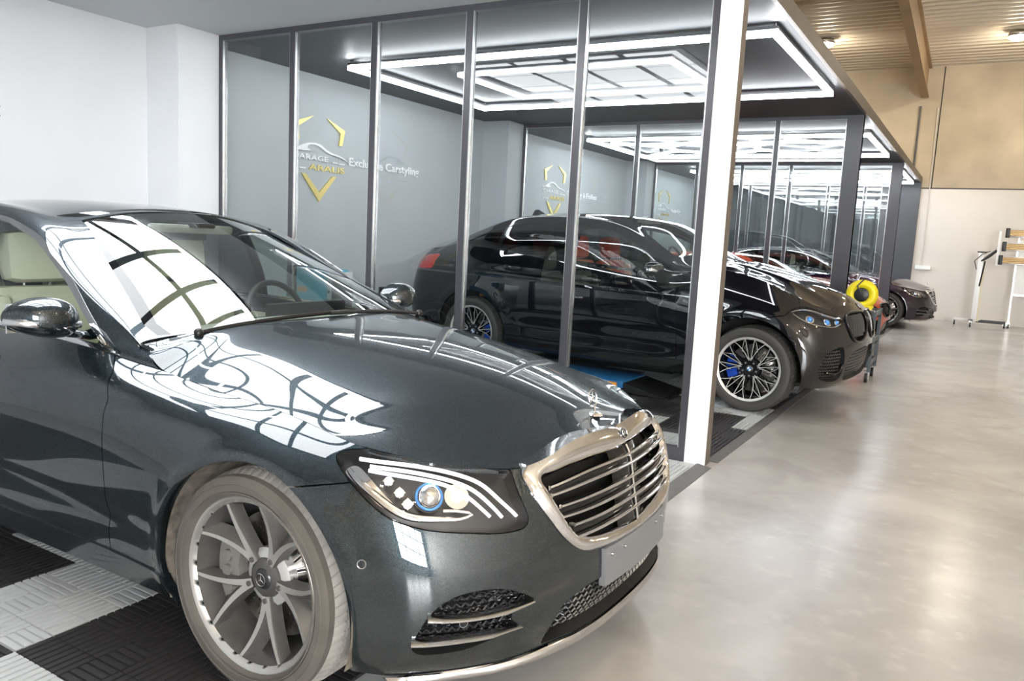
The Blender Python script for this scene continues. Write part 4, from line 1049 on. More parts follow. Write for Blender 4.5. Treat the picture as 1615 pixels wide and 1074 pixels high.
        for i, (u, v) in enumerate(((0.984,5.30),(0.945,5.0),(0.918,4.70))):
            P, N = W.pts([(u, v)]); p = (P[0]+N[0]*.032)*mv; n = -N[0]*mv
            m_.cyl(p, p+n*.016, .017, M_reflector, 4); m_.sphere(p+n*.012, .0135, M_drl, 12)
        m_.build('led_module', lamp)
        P, N = W.pts([(.845, 4.96)]); p = (P[0]+N[0]*.035)*mv; n = -N[0]*mv; m_ = MB()
        m_.cyl(p-n*.02, p+n*.004, .044, M_lampblk, 28); m_.sphere(p+n*.002, .036, M_reflector, 20); m_.tube([Vector(p+n*.008)+(Vector(n).orthogonal().normalized()*math.cos(a)+Vector(n).cross(Vector(n).orthogonal().normalized())*math.sin(a))*.037 for a in np.linspace(0, 2*PI, 25)[:-1]], .003, M_bluel, 8, closed=True); m_.build('projector_lens', lamp)
        P, N = W.pts([(.755, 5.02)]); p = (P[0]+N[0]*.04)*mv; n = -N[0]*mv; m_ = MB(); m_.cyl(p, p+n*.015, .030, M_reflector, 20, r2=.036); m_.sphere(p+n*.004, .022, M_drl, 12); m_.build('reflector_bowl', lamp)
        # side intake: mesh and two chrome fins
        I = A.clip(uvd(A, inn)-.0005)
        ik = sheet_obj('side_intake', [(f_(I.offset(-.035)), M_mesh), (f_(I.rim(.036)), M_gap)], root)
        chevrons(ik, W, inn, .028, .19, -.026, mv)
        for uv in ([(.868,2.05),(.80,2.0),(0.732,1.975),(0.631,1.965),(0.535,1.99)], [(.918,1.50),(0.85,1.50),(0.783,1.505),(0.676,1.48),(0.572,1.42)]):
            P, N = ppath(uv, .003); fin = MB(); fin.tube(P, [1-.75*max(0, (i-20)/9) for i in range(30)], M_satin, 10, ell=(.0085, .022), ups=N); fin.build('chrome_fin', ik)
        for uv in ((1.07, 3.256), (.755, 1.80)):
            P, N = W.pts([uv]); N = -N; p = Vector((P[0]+N[0]*(.0005 if uv[0] > 1 else -.008))*mv); n = Vector(N[0]*mv); o1 = n.orthogonal().normalized(); o2 = n.cross(o1)
            m_ = MB(); m_.cyl(p-n*.004, p+n*.001, .0105, paint if uv[0] > 1 else M_gap, 18); m_.tube([p+(o1*math.cos(a)+o2*math.sin(a))*.0118 for a in np.linspace(0, 2*PI, 21)[:-1]], .0014, M_satin, 5, closed=True); m_.build('parking_sensor', root)
    # lower intake
    Lo = A.clip(uvd(A, lo)-.0005); li = sheet_obj('lower_intake', [(Lo.offset(-.045).both(), M_mesh), (Lo.rim(.046).both(), M_gap)], root)
    chevrons(li, W, lo, .030, .16, -.034, np.ones(3), True)
    # grille: chrome surround, dark cavity, louvres, centre spine
    R_ = A.clip(uvd(A, go)+.0005).clip(0-uvd(A.clip(uvd(A, go)+.0005), gi))
    do = np.maximum(uvd(R_, go), 0); di = np.maximum(-uvd(R_, gi), 0); t = do/(do+di+1e-6)
    bulge = .014*np.sin(np.clip(t, 0, 1)*PI)**.7+.004-.010*np.clip(t-.75, 0, 1)*4
    R2 = Sheet(R_.V+R_.N*bulge[:, None], R_.N, R_.UV, R_.F)
    # recompute normals of the bulged ring
    R2.N = vnormals(R2)
    gr = sheet_obj('grille_surround', [(R2.both(), M_chrome), (R2.rim(.05, dirv=np.array([1.0, 0, 0])).both(), M_chrome)], root)
    C_ = A.clip(uvd(A, gi)+.004); sheet_obj('grille_cavity', [(C_.offset(-.065).both(), M_gap)], gr)
    for v in (4.78, 4.06, 3.50):
        um = {4.78: .452, 4.06: .428, 3.50: .385}[v]
        for dv_, rad in ((.15, .0052), (-.15, .0052)):
            uv = [(um*k/16, v+dv_) for k in range(-16, 17)]
            P, N = W.pts([(abs(a), b) for a, b in uv]); N = -N
            for i, (a, b) in enumerate(uv):
                if a < 0: P[i] *= MIR; N[i] *= MIR
            m_ = MB(); m_.tube(P+N*-.004, 1, M_chrome, 10, ell=(.0075, .016), ups=N); m_.build('grille_louvre', gr)
        m_ = MB(); P, N = W.pts([(abs(um*k/16), v) for k in range(-16, 17)]); N = -N
        for i in range(16): P[i] *= MIR; N[i] *= MIR
        m_.tube(P+N*-.022, 1, M_blackg, 8, ell=(.016, .012), ups=N); m_.build('louvre_backing', gr)
    sp = MB()
    for sy in (-1, 1):
        vv = np.linspace(3.0, 5.30, 14); P1, _ = W.pts([(0.0, v) for v in vv]); P2, _ = W.pts([(.11, v) for v in vv])
        P2 = P2*np.array([1, sy*-1.0, 1]) if sy == 1 else P2
        vs = [tuple(p+np.array([.002, 0, 0])) for p in P1]+[tuple(p-np.array([.02, 0, 0])) for p in P2]
        sp.add(vs, [(i, i+1, 15+i, 14+i) for i in range(13)], M_blackg, True)
    sp.build('centre_panel', gr)
    P, N = pathpts(W, [(0, 2.98), (0, 3.6), (0, 4.4), (0, 5.28)], .004, 14); m_ = MB(); m_.tube(P, .004, M_chrome, 8); m_.build('centre_spine', gr)
    # small emblem on the chrome top band, star on the hood
    P, N = W.pts([(0, 5.62)]); p = P[0]-N[0]*.022; m_ = MB(); ey = Vector((-.45, 0, .9)).normalized()
    m_.cyl(Vector(p)-Vector((.004, 0, .002)), Vector(p), .018, M_capd, 24); star_emblem(m_, Vector(p)+Vector((.001, 0, .001)), (0, 1, 0), ey, .016, .0014, M_chrome); m_.build('grille_emblem', root)
    hp = H.ev([0.72], [5])[0, 0]; m_ = MB(); b = Vector(hp)+Vector((.0, 0, .002))
    m_.lathe([(0, .010), (.012, .009), (.024, .003), (.027, -.002)], M_chrome, 'z', b, 24); m_.cyl(b, b+Vector((-.006, 0, .035)), .004, M_chrome, 8)
    star_emblem(m_, b+Vector((-.012, 0, .054)), (0, 1, 0), Vector((-.2, 0, 1)).normalized(), .030, .0024, M_chrome); m_.build('hood_star', root)
    # plate holder
    m_ = MB(); N_ = 12; ys = np.linspace(-.262, .262, N_); vs = []
    for y in ys:
        x = .868-.10*y*y*2.2
        vs += [(x-.02, y, .335), (x, y, .335), (x-.006, y, .455), (x-.026, y, .455)]
    fs = [(4*i+a, 4*i+b_, 4*i+4+b_, 4*i+4+a) for i in range(N_-1) for a, b_ in ((0, 1), (1, 2), (2, 3), (3, 0))]+[(3, 2, 1, 0), (4*N_-4, 4*N_-3, 4*N_-2, 4*N_-1)]
    m_.add(vs, fs, M_plate)
    for y in (-.225, -.14, .14, .21): m_.cyl((.862-.22*y*y, y, .43), (.872-.22*y*y, y, .43), .006, M_satin, 10)
    m_.box((.80, -.22, .36), (.85, .22, .43), M_plate); m_.build('plate_holder', root)
    # wheels
    for cx, R in ((0.0, .343), (-3.035, .343)):
        for s in (-1, 1): make_wheel(root, (cx, s*.80, .343), s, R, .262, .245, 'sedan', dusty=dusty)
    sedan_cabin(root, M_cream)
    door_mirror(root, paint, (-.98, -.85, 1.036)); door_mirror(root, paint, (-.98, .85, 1.036))
    wipers(root)
    return root
def quad_patch(rows, u):
    """smooth windscreen: each column of control points fitted by a parabola along the glass"""
    P = np.array(rows, float); u = np.array(u, float); U2 = np.linspace(-.15, u[-1]+.15, 7); out = np.zeros((7, 3, 3))
    for k in range(3):
        for c in range(3): out[:, k, c] = np.polyval(np.polyfit(u, P[:, k, c], 2), U2)
    out[:, 2, 1] = 0
    # one parabola across: x and z from edge and centre only
    for c in (0, 2): out[:, 1, c] = out[:, 2, c]+(out[:, 0, c]-out[:, 2, c])*(out[:, 1, 1]/out[:, 0, 1])**2
    return Surf(U2, [3, 4, 5], out, sv1=True)
def uvd_xy(sh): return np.full(len(sh.V), -1.0)
def vnormals(sh):
    N = np.zeros_like(sh.V)
    for f in sh.F:
        p = sh.V[list(f)]; n = np.cross(p[1]-p[0], p[2]-p[0])
        if len(f) > 3: n = n+np.cross(p[2]-p[0], p[3]-p[0])
        for i in f: N[i] += n
    # weld by position so the ring is smooth across unshared vertices
    return N/(np.linalg.norm(N, axis=1, keepdims=True)+1e-12)
def chevrons(parent, W, poly, du, dv, off, mv, both=False):
    """rows of small wing shapes filling an air intake"""
    m_ = MB(); u0, v0 = poly.min(0); u1, v1 = poly.max(0); r = 0; q = []
    v = v0+dv*.5
    while v < v1:
        u = max(u0, 0.004)+(du/2 if r % 2 else 0)
        while u < u1:
            if poly_sd(np.array([[u, v*.115]]), poly*np.array([1, .115]))[0] > .006: q.append((u, v))
            u += du
        v += dv; r += 1
    if not q: return
    q = np.array(q); a = q-[du*.42, dv*.25]; b = q+[0, dv*.25]; c = q+[du*.42, -dv*.25]
    P, N = W.pts(np.concatenate([a, b, c])); P = P+N*-off; n = len(q)
    for i in range(n):
        for sgn in ((1, -1) if both else (1,)):
            k = np.array([1, sgn, 1])*mv
            m_.tube([P[i]*k, P[n+i]*k, P[2*n+i]*k], .0030, M_meshw, 4)
    m_.build('intake_mesh', parent)
def door_handle(parent, W, u, mir):
    P, N = W.pts([(u, 5.0)]); N = -N; mv = MIR if mir else np.ones(3); p = P[0]; m_ = MB()
    m_.tube([(p+np.array([dx, -.004-.026*math.sin(PI*(dx+.11)/.22)**.5, 0]))*mv for dx in np.linspace(-.109, .109, 14)], 1, M_chrome, 8, ell=(.009, .014)); m_.build('door_handle', parent)
def door_mirror(root, paint, c):
    s = -1 if c[1] < 0 else 1; m_ = MB(); nu, nv = 28, 18; vs = []; fs = []
    for i in range(nv+1):
        t = PI*i/nv
        for k in range(nu):
            a = 2*PI*k/nu; st = math.sin(t); x = math.copysign(abs(math.cos(a))**.8, math.cos(a))*st; z = math.copysign(abs(math.sin(a))**.8, math.sin(a))*st; y = math.cos(t)
            X = x*(.095 if x > 0 else .035); Z = z*(.072 if z > 0 else .055)*(1-.12*(y*1)); vs.append((X-.02*y*y, y*.115, Z+.010*y))
    for i in range(nv):
        for k in range(nu): fs.append((i*nu+k, i*nu+(k+1) % nu, (i+1)*nu+(k+1) % nu, (i+1)*nu+k))
    m_.add([(x, y*s*-1*-1, z) for x, y, z in vs], fs, paint, True)
    o = m_.build('door_mirror', root); o.location = (c[0], c[1]+s*.10, c[2]); o.scale = (1.08, 1.08, 1.1)
    a = MB(); a.tube([(.01, -s*.07, -.045), (.0, -s*.14, -.06), (-.01, -s*.19, -.055), (-.02, -s*.235, -.04)], [1, 1.1, 1.3, 1.5], paint, 10, ell=(.035, .014)); a.build('mirror_arm', o)
    g = MB(); g.tube([(.094*math.cos(t_)-.012+.001, s*(.12*math.sin(t_)), -.008+.010*math.sin(t_)) for t_ in np.linspace(-.9, 1.45, 20)], 1, M_satin, 8, ell=(.004, .011)); g.build('indicator_strip', o)
    g = MB(); g.box((-.045, -.09, -.04), (-.038, .09, .05), M_mirror); g.build('mirror_glass', o)
def wipers(root):
    for (a, b, c, h) in (((-.60, -.62, 1.005), (-.63, -.30, 1.035), (-.565, .12, 1.045), 1), ((-.575, .62, 1.005), (-.58, .35, 1.038), (-.545, -.02, 1.045), 1)):
        m_ = MB(); pts = [Vector(a), Vector(b), Vector(c)]; q = [pts[0].lerp(pts[1], t)*(1-t)+pts[1].lerp(pts[2], t)*t for t in np.linspace(0, 1, 14)]
        m_.tube(q, 1, M_black, 6, ell=(.006, .009)); m_.sphere(tuple(pts[0]), .018, M_black, 10); m_.build('wiper', root)
def seat(root, x, y, m, mback=None, hr=True):
    """car seat with cushion, back and headrest as one part group"""
    sm = MB()
    def pillow(lo, hi, m, rot=0, bev=.04):
        sm.box(lo, hi, m, bev, Matrix.Rotation(rot, 3, 'Y'))
    pillow((x-.25, y-.25, .42), (x+.27, y+.25, .56), m); pillow((x-.36, y-.25, .50), (x-.22, y+.25, 1.06), mback or m, -.20, .05)
    pillow((x-.33, y-.27, .62), (x-.17, y-.19, 1.02), m, -.20, .035); pillow((x-.33, y+.19, .62), (x-.17, y+.27, 1.02), m, -.20, .035)
    o = sm.build('seat', root)
    if hr:
        h = MB(); h.box((x-.42, y-.165, 1.07), (x-.29, y+.165, 1.31), mback or m, .06, Matrix.Rotation(-.12, 3, 'Y')); h.cyl((x-.36, y-.06, 1.0), (x-.37, y-.06, 1.1), .008, M_satin, 8); h.cyl((x-.36, y+.06, 1.0), (x-.37, y+.06, 1.1), .008, M_satin, 8)
        h.build('headrest', o)
    return o
def sedan_cabin(root, m, dz=0.0, m2=None, xs=0.0):
    c = MB(); c.box((-3.1+xs, -.74, .26), (-.45+xs, .74, .30), M_cabin)
    c.box((-3.0+xs, -.80, .45), (-.95+xs, -.775, .88), m); c.box((-3.0+xs, .775, .45), (-.95+xs, .80, .88), m)
    c.box((-3.6+xs, -.70, .60), (-3.05+xs, .70, .98), M_cabin, .03); c.build('cabin_floor', root)
    d = MB(); N_ = 16; vs = []; prof = [(-.60, .93), (-.72, .985), (-.86, .985), (-1.00, .955), (-1.08, .88), (-1.06, .72), (-.9, .60)]
    for i in range(N_):
        y = -.74+1.48*i/(N_-1); b = .018*math.cos(y*PI/1.0)
        for x, z in prof: vs.append((x+xs-.05*(1-(y/.74)**2)*0, y, z+dz+(b if .9 < z else 0)))
    n = len(prof); fs = [(i*n+k, i*n+k+1, (i+1)*n+k+1, (i+1)*n+k) for i in range(N_-1) for k in range(n-1)]
    d.add(vs, fs, M_dash, True); d.box((-1.09+xs, .12, .93+dz), (-1.05+xs, .62, 1.03+dz), M_black, .01); d.build('dashboard', root)
    w_ = MB(); wc = Vector((-1.27+xs, .37, .93+dz)); e1 = Vector((0, 1, 0)); e2 = Vector((-.35, 0, .94)).normalized()
    w_.tube([wc+e1*math.cos(a)*.185+e2*math.sin(a)*.185 for a in np.linspace(0, 2*PI, 41)[:-1]], .015, M_black, 10, closed=True)
    w_.sphere(tuple(wc), .06, M_black, 14); w_.cyl(wc-e1*.18, wc+e1*.18, .014, M_satin, 8); w_.cyl(wc, wc-e2*.18, .014, M_satin, 8); w_.cyl(wc, wc+Vector((.25, 0, -.06)), .035, M_black, 12); w_.build('steering_wheel', root)
    for y in (-.37, .37): seat(root, -1.72+xs, y, m, m2)
    for y in (-.40, .40): seat(root, -2.62+xs, y, m, m2)
    r = MB(); r.box((-1.50+xs, -.20, 1.335+dz), (-1.40+xs, .20, 1.375+dz), M_dash, .015); r.box((-1.52+xs, -.12, 1.30+dz), (-1.49+xs, .12, 1.365+dz), M_black, .012); r.box((-1.50+xs, -.05, 1.36+dz), (-1.34+xs, .05, 1.385+dz), M_black, .01); r.build('rear_view_mirror', root)
    t = MB(); t.box((-1.0+xs, -.11, .55), (-2.2+xs, .11, .62), M_dash, .0); t.build('centre_console', root)

# ------------------------------------------------------------------ sport SUV and coupe
S_HL = [(1.261,4.966),(1.156,5.374),(1.05,5.60),(0.936,5.64),(0.75,5.34),(0.569,5.02),(0.585,4.80),(0.615,4.60),(0.679,4.33),(0.809,4.31),(0.902,4.33),(1.036,4.42),(1.137,4.596)]
S_KID = [(0.46,5.38),(0.25,5.36),(0.07,5.28),(0.035,4.9),(0.05,4.2),(0.11,3.65),(0.22,3.30),(0.37,3.30),(0.48,3.55),(0.56,4.3),(0.55,5.0)]
S_IN = [(0.88,2.75),(0.80,3.0),(0.64,3.20),(0.60,2.6),(0.585,1.6),(0.60,.75),(0.80,.75),(0.93,1.0),(0.955,1.9)]
S_LO = [(-.1,.70),(.40,.65),(.50,.8),(.56,1.7),(.50,2.5),(.38,2.85),(-.1,2.95)]
def build_suv(paint, label, coupe=False, wheel='suv', tail=True):
    S = suv_surfs(); W, H, Gs, DK = S['wrap'], S['hood'], S['gh'], S['deck']
    T = (np.array([.97, .925, .80]) if coupe else np.array([1, 1, 1.0])); B0 = -.02 if coupe else 0
    def tf(sh):
        V = sh.V*T+np.array([0, 0, B0]); N = sh.N/T; N /= np.linalg.norm(N, axis=1, keepdims=True)+1e-12
        return Sheet(V, N, sh.UV, sh.F)
    tp = lambda p: np.asarray(p)*T+np.array([0, 0, B0])
    root = thing('coupe_car' if coupe else 'suv_car', label, 'car')
    CZ = .335 if coupe else .375; RA = .375 if coupe else .440; X2 = -2.972*T[0]
    U = np.concatenate([np.arange(0, 2.3, .0155), np.arange(2.3, 6.35, .05), [6.35]]); V = np.linspace(0, 6, 70)
    A = tf(Sheet.grid(W, U, V, flip=True)); inner = A.offset(-.02)
    arch = lambda sh, r: np.minimum(np.hypot(sh.V[:, 0], sh.V[:, 2]-CZ), np.hypot(sh.V[:, 0]-X2, sh.V[:, 2]-CZ))-r
    A = A.clip(arch(A, RA)); g = .0025
    SH = lambda P: smooth_poly(P, k=2)
    hl = np.array(S_HL) if not coupe else SH([(1.02,4.95),(.93,5.3),(.80,5.35),(.70,5.0),(.68,4.4),(.74,3.9),(.88,3.85),(1.0,4.2)])
    kid, inn, lo = SH(S_KID), SH(S_IN), SH(S_LO)
    B = A
    for q in (hl, kid, inn, lo): B = B.clip(-uvd(B, q)-.001)
    fx = lambda sh: sh.V[:, 0]-np.interp(sh.V[:, 2]/T[2], [.3, .7, .95, 1.2], [-.66, -.67, -.70, -.66])*T[0]
    FP = np.array([(1.12, 7.5), (1.14, 5.3), (1.24, 5.0), (1.30, 4.6), (1.6, 4.0), (1.6, -1), (9, -1), (9, 7.5)])
    d = uvd(B, FP); panel('front_bumper', B.clip(-d-g), paint, root, .02); rest = B.clip(d-g)
    low = lambda sh: np.minimum(1.15-sh.UV[:, 1], np.minimum(-sh.V[:, 0]-.35, sh.V[:, 0]-X2-.35))
    panel('side_skirt', rest.clip(low(rest)), paint if coupe else M_blackg, root, .02, mirror='split', off=.008); rest = rest.clip(-low(rest))
    f = fx(rest); fen = rest.clip(f-g); bk = rest.clip(-f-g)
    x2 = bk.V[:, 0]+1.78*T[0]; fd = bk.clip(x2-g); b2 = bk.clip(-x2-g)
    rr = b2.V[:, 0]-np.interp(b2.V[:, 2]/T[2], [.3, .75, .95, 1.1, 1.3], [-2.50, -2.56, -2.70, -2.80, -2.80])*T[0]; rd = b2.clip(rr-g); qp = b2.clip(-rr-g)
    for mir in (False, True):
        f_ = (lambda s_: s_.mirror()) if mir else (lambda s_: s_); mv = MIR if mir else np.ones(3)
        panel('front_fender', f_(fen), paint, root, .02, mirror=False)
        for nm, sh, uh, vh in (('front_door', fd, 3.17, 4.97), ('rear_door', rd, 4.08, 5.08)):
            o = panel(nm, f_(sh), paint, root, .02, mirror=False)
            P, N = W.pts([(uh, vh)]); N = -N; p = tp(P[0]); m_ = MB()
            m_.tube([(p+np.array([dx, -.006-.024*math.sin(PI*(dx+.1)/.2)**.5, 0]))*mv for dx in np.linspace(-.099, .099, 14)], 1, paint, 8, ell=(.008, .016))
            m_.tube([(p+np.array([.125*math.cos(a), -.004, .038*math.sin(a)]))*mv for a in np.linspace(0, 2*PI, 30)[:-1]], .003, paint, 6, closed=True); m_.build('door_handle', o)
    tl = lambda sh: np.minimum(np.minimum(sh.UV[:, 0]-5.18, 5.98-sh.UV[:, 0]), np.minimum(sh.UV[:, 1]-4.55+.0*sh.UV[:, 0], 5.45-sh.UV[:, 1]))
    panel('rear_quarter', qp.clip(-tl(qp)), paint, root, .02); panel('tail_light', qp.clip(tl(qp)), M_tail, root, .02, mirror='split')
    ins = inner.clip(arch(inner, RA+.008)); 
    for q in (hl, kid, inn, lo): ins = ins.clip(-(uvd(ins, q)+.004))
    sheet_obj('inner_shell', [(ins.both(), M_gap)], root)
    hs = Sheet.grid(H, np.linspace(0, 6, 110), np.linspace(0, 5, 70), flip=True)
    def crease(sh):   # two raised lines running from the grille to the windscreen
        t = sh.UV[:, 1]; w_ = np.exp(-((t-2.3-.12*sh.UV[:, 0])/.35)**2)*.010*np.clip(sh.UV[:, 0]/1.5, 0, 1); return Sheet(sh.V+sh.N*w_[:, None], sh.N, sh.UV, sh.F)
    h2 = crease(hs); h2.N = vnormals(h2); h2 = tf(h2); panel('hood', h2.clip(5.8-h2.UV[:, 0]), paint, root, .015); sheet_obj('cowl', [(tf(hs).clip(hs.UV[:, 0]-5.78).offset(-.015).both(), M_black)], root)
    G = tf(Sheet.grid(Gs, np.linspace(0, 7, 170), np.linspace(0, 5, 90), flip=True))
    wuv = np.array([(.86, .22), (1.0, .62), (1.5, 1.35), (2.1, 1.80), (3.0, 1.93), (4.0, 1.93), (5.0, 1.88), (5.6, 1.75), (6.1, 1.30), (6.25, .85), (6.1, .55), (5.4, .16), (4.8, .10), (4, .10), (3, .10), (2, .11), (1.2, .12)])
    q = tp(Gs.pts(wuv)[0]); wp = smooth_poly(q[:, [0, 2]], k=2)
    wsd = lambda sh: np.where(sh.UV[:, 1] < 2.4, poly_sd(sh.V[:, [0, 2]], wp), -.2)
    ws = smooth_poly([(.08, 3.05), (3.35, 3.07), (3.45, 5.6), (.03, 5.6)], k=1); rw = smooth_poly([(4.9, 3.15), (6.7, 3.10), (6.75, 5.6), (4.8, 5.6)], k=1); k_ = .15
    body = G.clip(-uvd(G, ws, k_)); body = body.clip(-uvd(body, rw, k_)); body = body.clip(-wsd(body)); panel('roof_and_pillars', body, paint, root, .01)
    WSf = Surf([0, 1, 2, 3, 3.5], [3, 4, 5], [[SUV_GH[i][1][k] for k in (3, 4, 5)] for i in range(4)]+[[tuple(Gs.ev([3.5], [k])[0, 0]) for k in (3, 4, 5)]], sv1=True)
    gw = tf(Sheet.grid(WSf, np.linspace(0, 3.5, 70), np.linspace(3, 5, 40), flip=True)).offset(.001); gw = gw.clip(uvd(gw, ws, k_)+.002); sheet_obj('windshield', [(gw.both(), M_wglass)], root)
    gr_ = G.clip(uvd(G, rw, k_)); sheet_obj('rear_window', [(gr_.offset(-.002).both(), M_dglass)], root)
    sg = G.clip(wsd(G)); tr = sg.clip(.016-wsd(sg)).offset(.004); panel('window_trim', tr, M_blackg if not coupe else M_blackg, root, .01, mirror='split')
    gl = sg.clip(wsd(sg)-.012); bx = np.minimum(np.abs(gl.V[:, 0]+1.84*T[0]), np.abs(gl.V[:, 0]+2.72*T[0]))-.03
    pil = gl.clip(-bx); gl2 = gl.clip(bx); panel('pillar_trim', pil, M_blackg, root, .01)
    for mir in (False, True):
        f_ = (lambda s_: s_.mirror()) if mir else (lambda s_: s_)
        sheet_obj('side_window', [(f_(gl2.clip(gl2.V[:, 0]+1.84*T[0])).offset(-.003), M_cglass)], root); sheet_obj('side_window', [(f_(gl2.clip(-gl2.V[:, 0]-1.84*T[0])).offset(-.003), M_dglass)], root)
    dk = tf(Sheet.grid(DK, np.linspace(0, 2, 16), np.linspace(0, 4, 30), flip=True)); panel('tailgate', dk, paint, root, .01)
    for cx in (0, X2):
        for sy in (-1, 1):
            L = MB(); yo = (.97 if not coupe else .89); L.lathe([(RA+.008, yo*sy), (RA+.012, .55*sy), (.0, .55*sy)], M_linerd, c=(cx, 0, CZ), n=36, a0=-.3, a1=PI+.3); L.build('wheel_liner', root)
    zb = .25*T[2]; MB().box((-3.7, -.55, zb), (.40, .55, zb+.04), M_linerd).box((-2.35, -.80*T[1], zb), (-.55, .80*T[1], zb+.03), M_linerd).build('underbody', root)
    # lamps
    Lr = A.clip(uvd(A, hl)-.0008)
    for mir in (False, True):
        f_ = (lambda s_: s_.mirror()) if mir else (lambda s_: s_); mv = MIR if mir else np.ones(3)
        lamp = sheet_obj('headlight', [(f_(Lr.offset(-.05)), M_lampblk), (f_(Lr.rim(.051)), M_lampblk)], root); sheet_obj('lamp_lens', [(f_(Lr.offset(-.001)), M_lens)], lamp)
        for (u, v, r) in (((1.02, 4.95, .030), (.80, 4.85, .028), (.655, 4.78, .022)) if not coupe else ((.84, 4.6, .045),)):
            P, N = W.pts([(u, v)]); p = tp(P[0]+N[0]*.035)*mv; n = Vector(-N[0]*mv); p = Vector(p); o1 = n.orthogonal().normalized(); o2 = n.cross(o1); m_ = MB()
            m_.cyl(p-n*.01, p+n*.004, r*1.15, M_reflector, 24); m_.sphere(tuple(p), r*.85, M_bluel if not coupe else M_reflector, 16); m_.tube([p+(o1*math.cos(a)+o2*math.sin(a))*r*1.15 for a in np.linspace(0, 2*PI, 25)[:-1]], .004, M_reflector, 6, closed=True); m_.build('projector_lens', lamp)
        if not coupe:
            for uv in ([(1.235,4.95),(1.14,5.26),(1.02,5.46),(0.90,5.46),(0.75,5.20),(0.60,4.94)], [(1.22,4.88),(1.12,4.62),(1.0,4.46),(0.88,4.40),(.74,4.39),(.64,4.60)]):
                P, N = pathpts(W, uv, -.012, 24); m_ = MB(); m_.tube(P*mv, 1, M_reflector, 6, ell=(.006, .010), ups=N*mv); m_.build('lamp_trim', lamp)
        I = A.clip(uvd(A, inn)-.0005); ik = sheet_obj('side_intake', [(f_(I.offset(-.05)), M_mesh), (f_(I.rim(.051)), M_gap)], root)
        if not coupe: chevrons(ik, W, inn, .035, .22, -.035, mv)
        P, N = pathpts(W, [(.86, 1.5), (.76, 1.45), (.66, 1.55), (.62, 2.0)], .002, 20); P = P*T+np.array([0, 0, B0]); m_ = MB(); m_.tube(P*mv, 1, M_blackg, 8, ell=(.008, .016), ups=N*-mv); m_.build('intake_blade', ik)
        # kidney grille: surround ring, cavity, slats
        K = A.clip(uvd(A, kid)-.0005); kg = sheet_obj('grille_cavity', [(f_(K.offset(-.05)), M_gap), (f_(K.rim(.051)), M_blackg)], root)
        kp = np.array(smooth_poly(S_KID, k=2)); P, N = W.pts(kp[::1]); N = -N; P = P*T+np.array([0, 0, B0]); m_ = MB(); m_.tube((P+N*.006)*mv, 1, M_blackg if not coupe else M_blackg, 8, closed=True, ell=(.010, .012), ups=N*mv); m_.build('grille_surround', kg)
        for u in np.linspace(.10, .50, 9):
            us = [(u+.012*(v-4.4)*0, v) for v in np.linspace(3.62, 5.2, 9)]; us = [q_ for q_ in us if poly_sd([q_], kp)[0] > .005]
            if len(us) < 3: continue
            P, N = W.pts(us); P = P*T+np.array([0, 0, B0]); m_ = MB(); m_.tube((P+N*.014)*mv, 1, M_rimd if not coupe else M_blackg, 6, ell=(.004, .012), ups=-N*mv); m_.build('grille_slat', kg)
    Lo = A.clip(uvd(A, lo)-.0005); li_ = sheet_obj('lower_intake', [(Lo.offset(-.05).both(), M_mesh), (Lo.rim(.051).both(), M_gap)], root)
    if not coupe: chevrons(li_, W, lo, .035, .22, -.035, np.ones(3), True)
    # roundel on the nose
    P, N = W.pts([(0, 5.75)]); p = Vector(tp(P[0]-N[0]*.004)); m_ = MB(); n = Vector(-N[0]); e2 = Vector((0, 1, 0)); e1 = e2.cross(n)
    m_.cyl(p-n*.003, p, .038, M_capd, 30); 
    for q_ in range(4):
        a0 = q_*PI/2; m_.add([tuple(p+n*.001)]+[tuple(p+n*.001+(e1*math.cos(a0+PI/2*j/6)+e2*math.sin(a0+PI/2*j/6))*.022) for j in range(7)], [tuple(range(8))], M_wlet if q_ % 2 else M_bluel)
    m_.build('roundel', root)
    Rw = .372 if not coupe else .332
    for cx in (0, X2):
        for s in (-1, 1): make_wheel(root, (cx, s*(.845*T[1] if coupe else .835), Rw), s, Rw, .272 if not coupe else .252, .285 if not coupe else .25, 'suv' if not coupe else 'plain')
    dz = .16 if not coupe else -.03
    cab = bpy.data.objects.new('cabin', None); COL.objects.link(cab); cab.parent = root
    tmp = thing('tmp', None, None); sedan_cabin(tmp, M_tan if not coupe else M_cabin, dz, M_red if not coupe else None)
    for ch in list(tmp.children):
        ch.parent = root; ch.location = (0, 0, (.13 if ch.name.startswith('seat') else .10) if not coupe else -.04)
    bpy.data.objects.remove(tmp); bpy.data.objects.remove(cab)
    c = (-.90, -.97, 1.16) if not coupe else (-.88, -.90, .90)
    door_mirror(root, paint, c); door_mirror(root, paint, (c[0], -c[1], c[2]))
    if not coupe:
        f = MB(); f.prism([(-2.72, 1.655), (-2.90, 1.635), (-2.86, 1.70), (-2.82, 1.705)], -.006, .006, paint, lambda a, b, h: (a, h, b)); f.build('antenna_fin', root)
    return root
def copy_tree(o, parent=None, swap=None):
    c = o.copy(); COL.objects.link(c)
    if parent is not None: c.parent = parent
    if swap and o.type == 'MESH':
        for i, sl in enumerate(c.material_slots):
            if sl.material in swap: sl.link = 'OBJECT'; sl.material = swap[o.data.materials[i]]
    for ch in list(o.children): copy_tree(ch, c, swap)
    return c
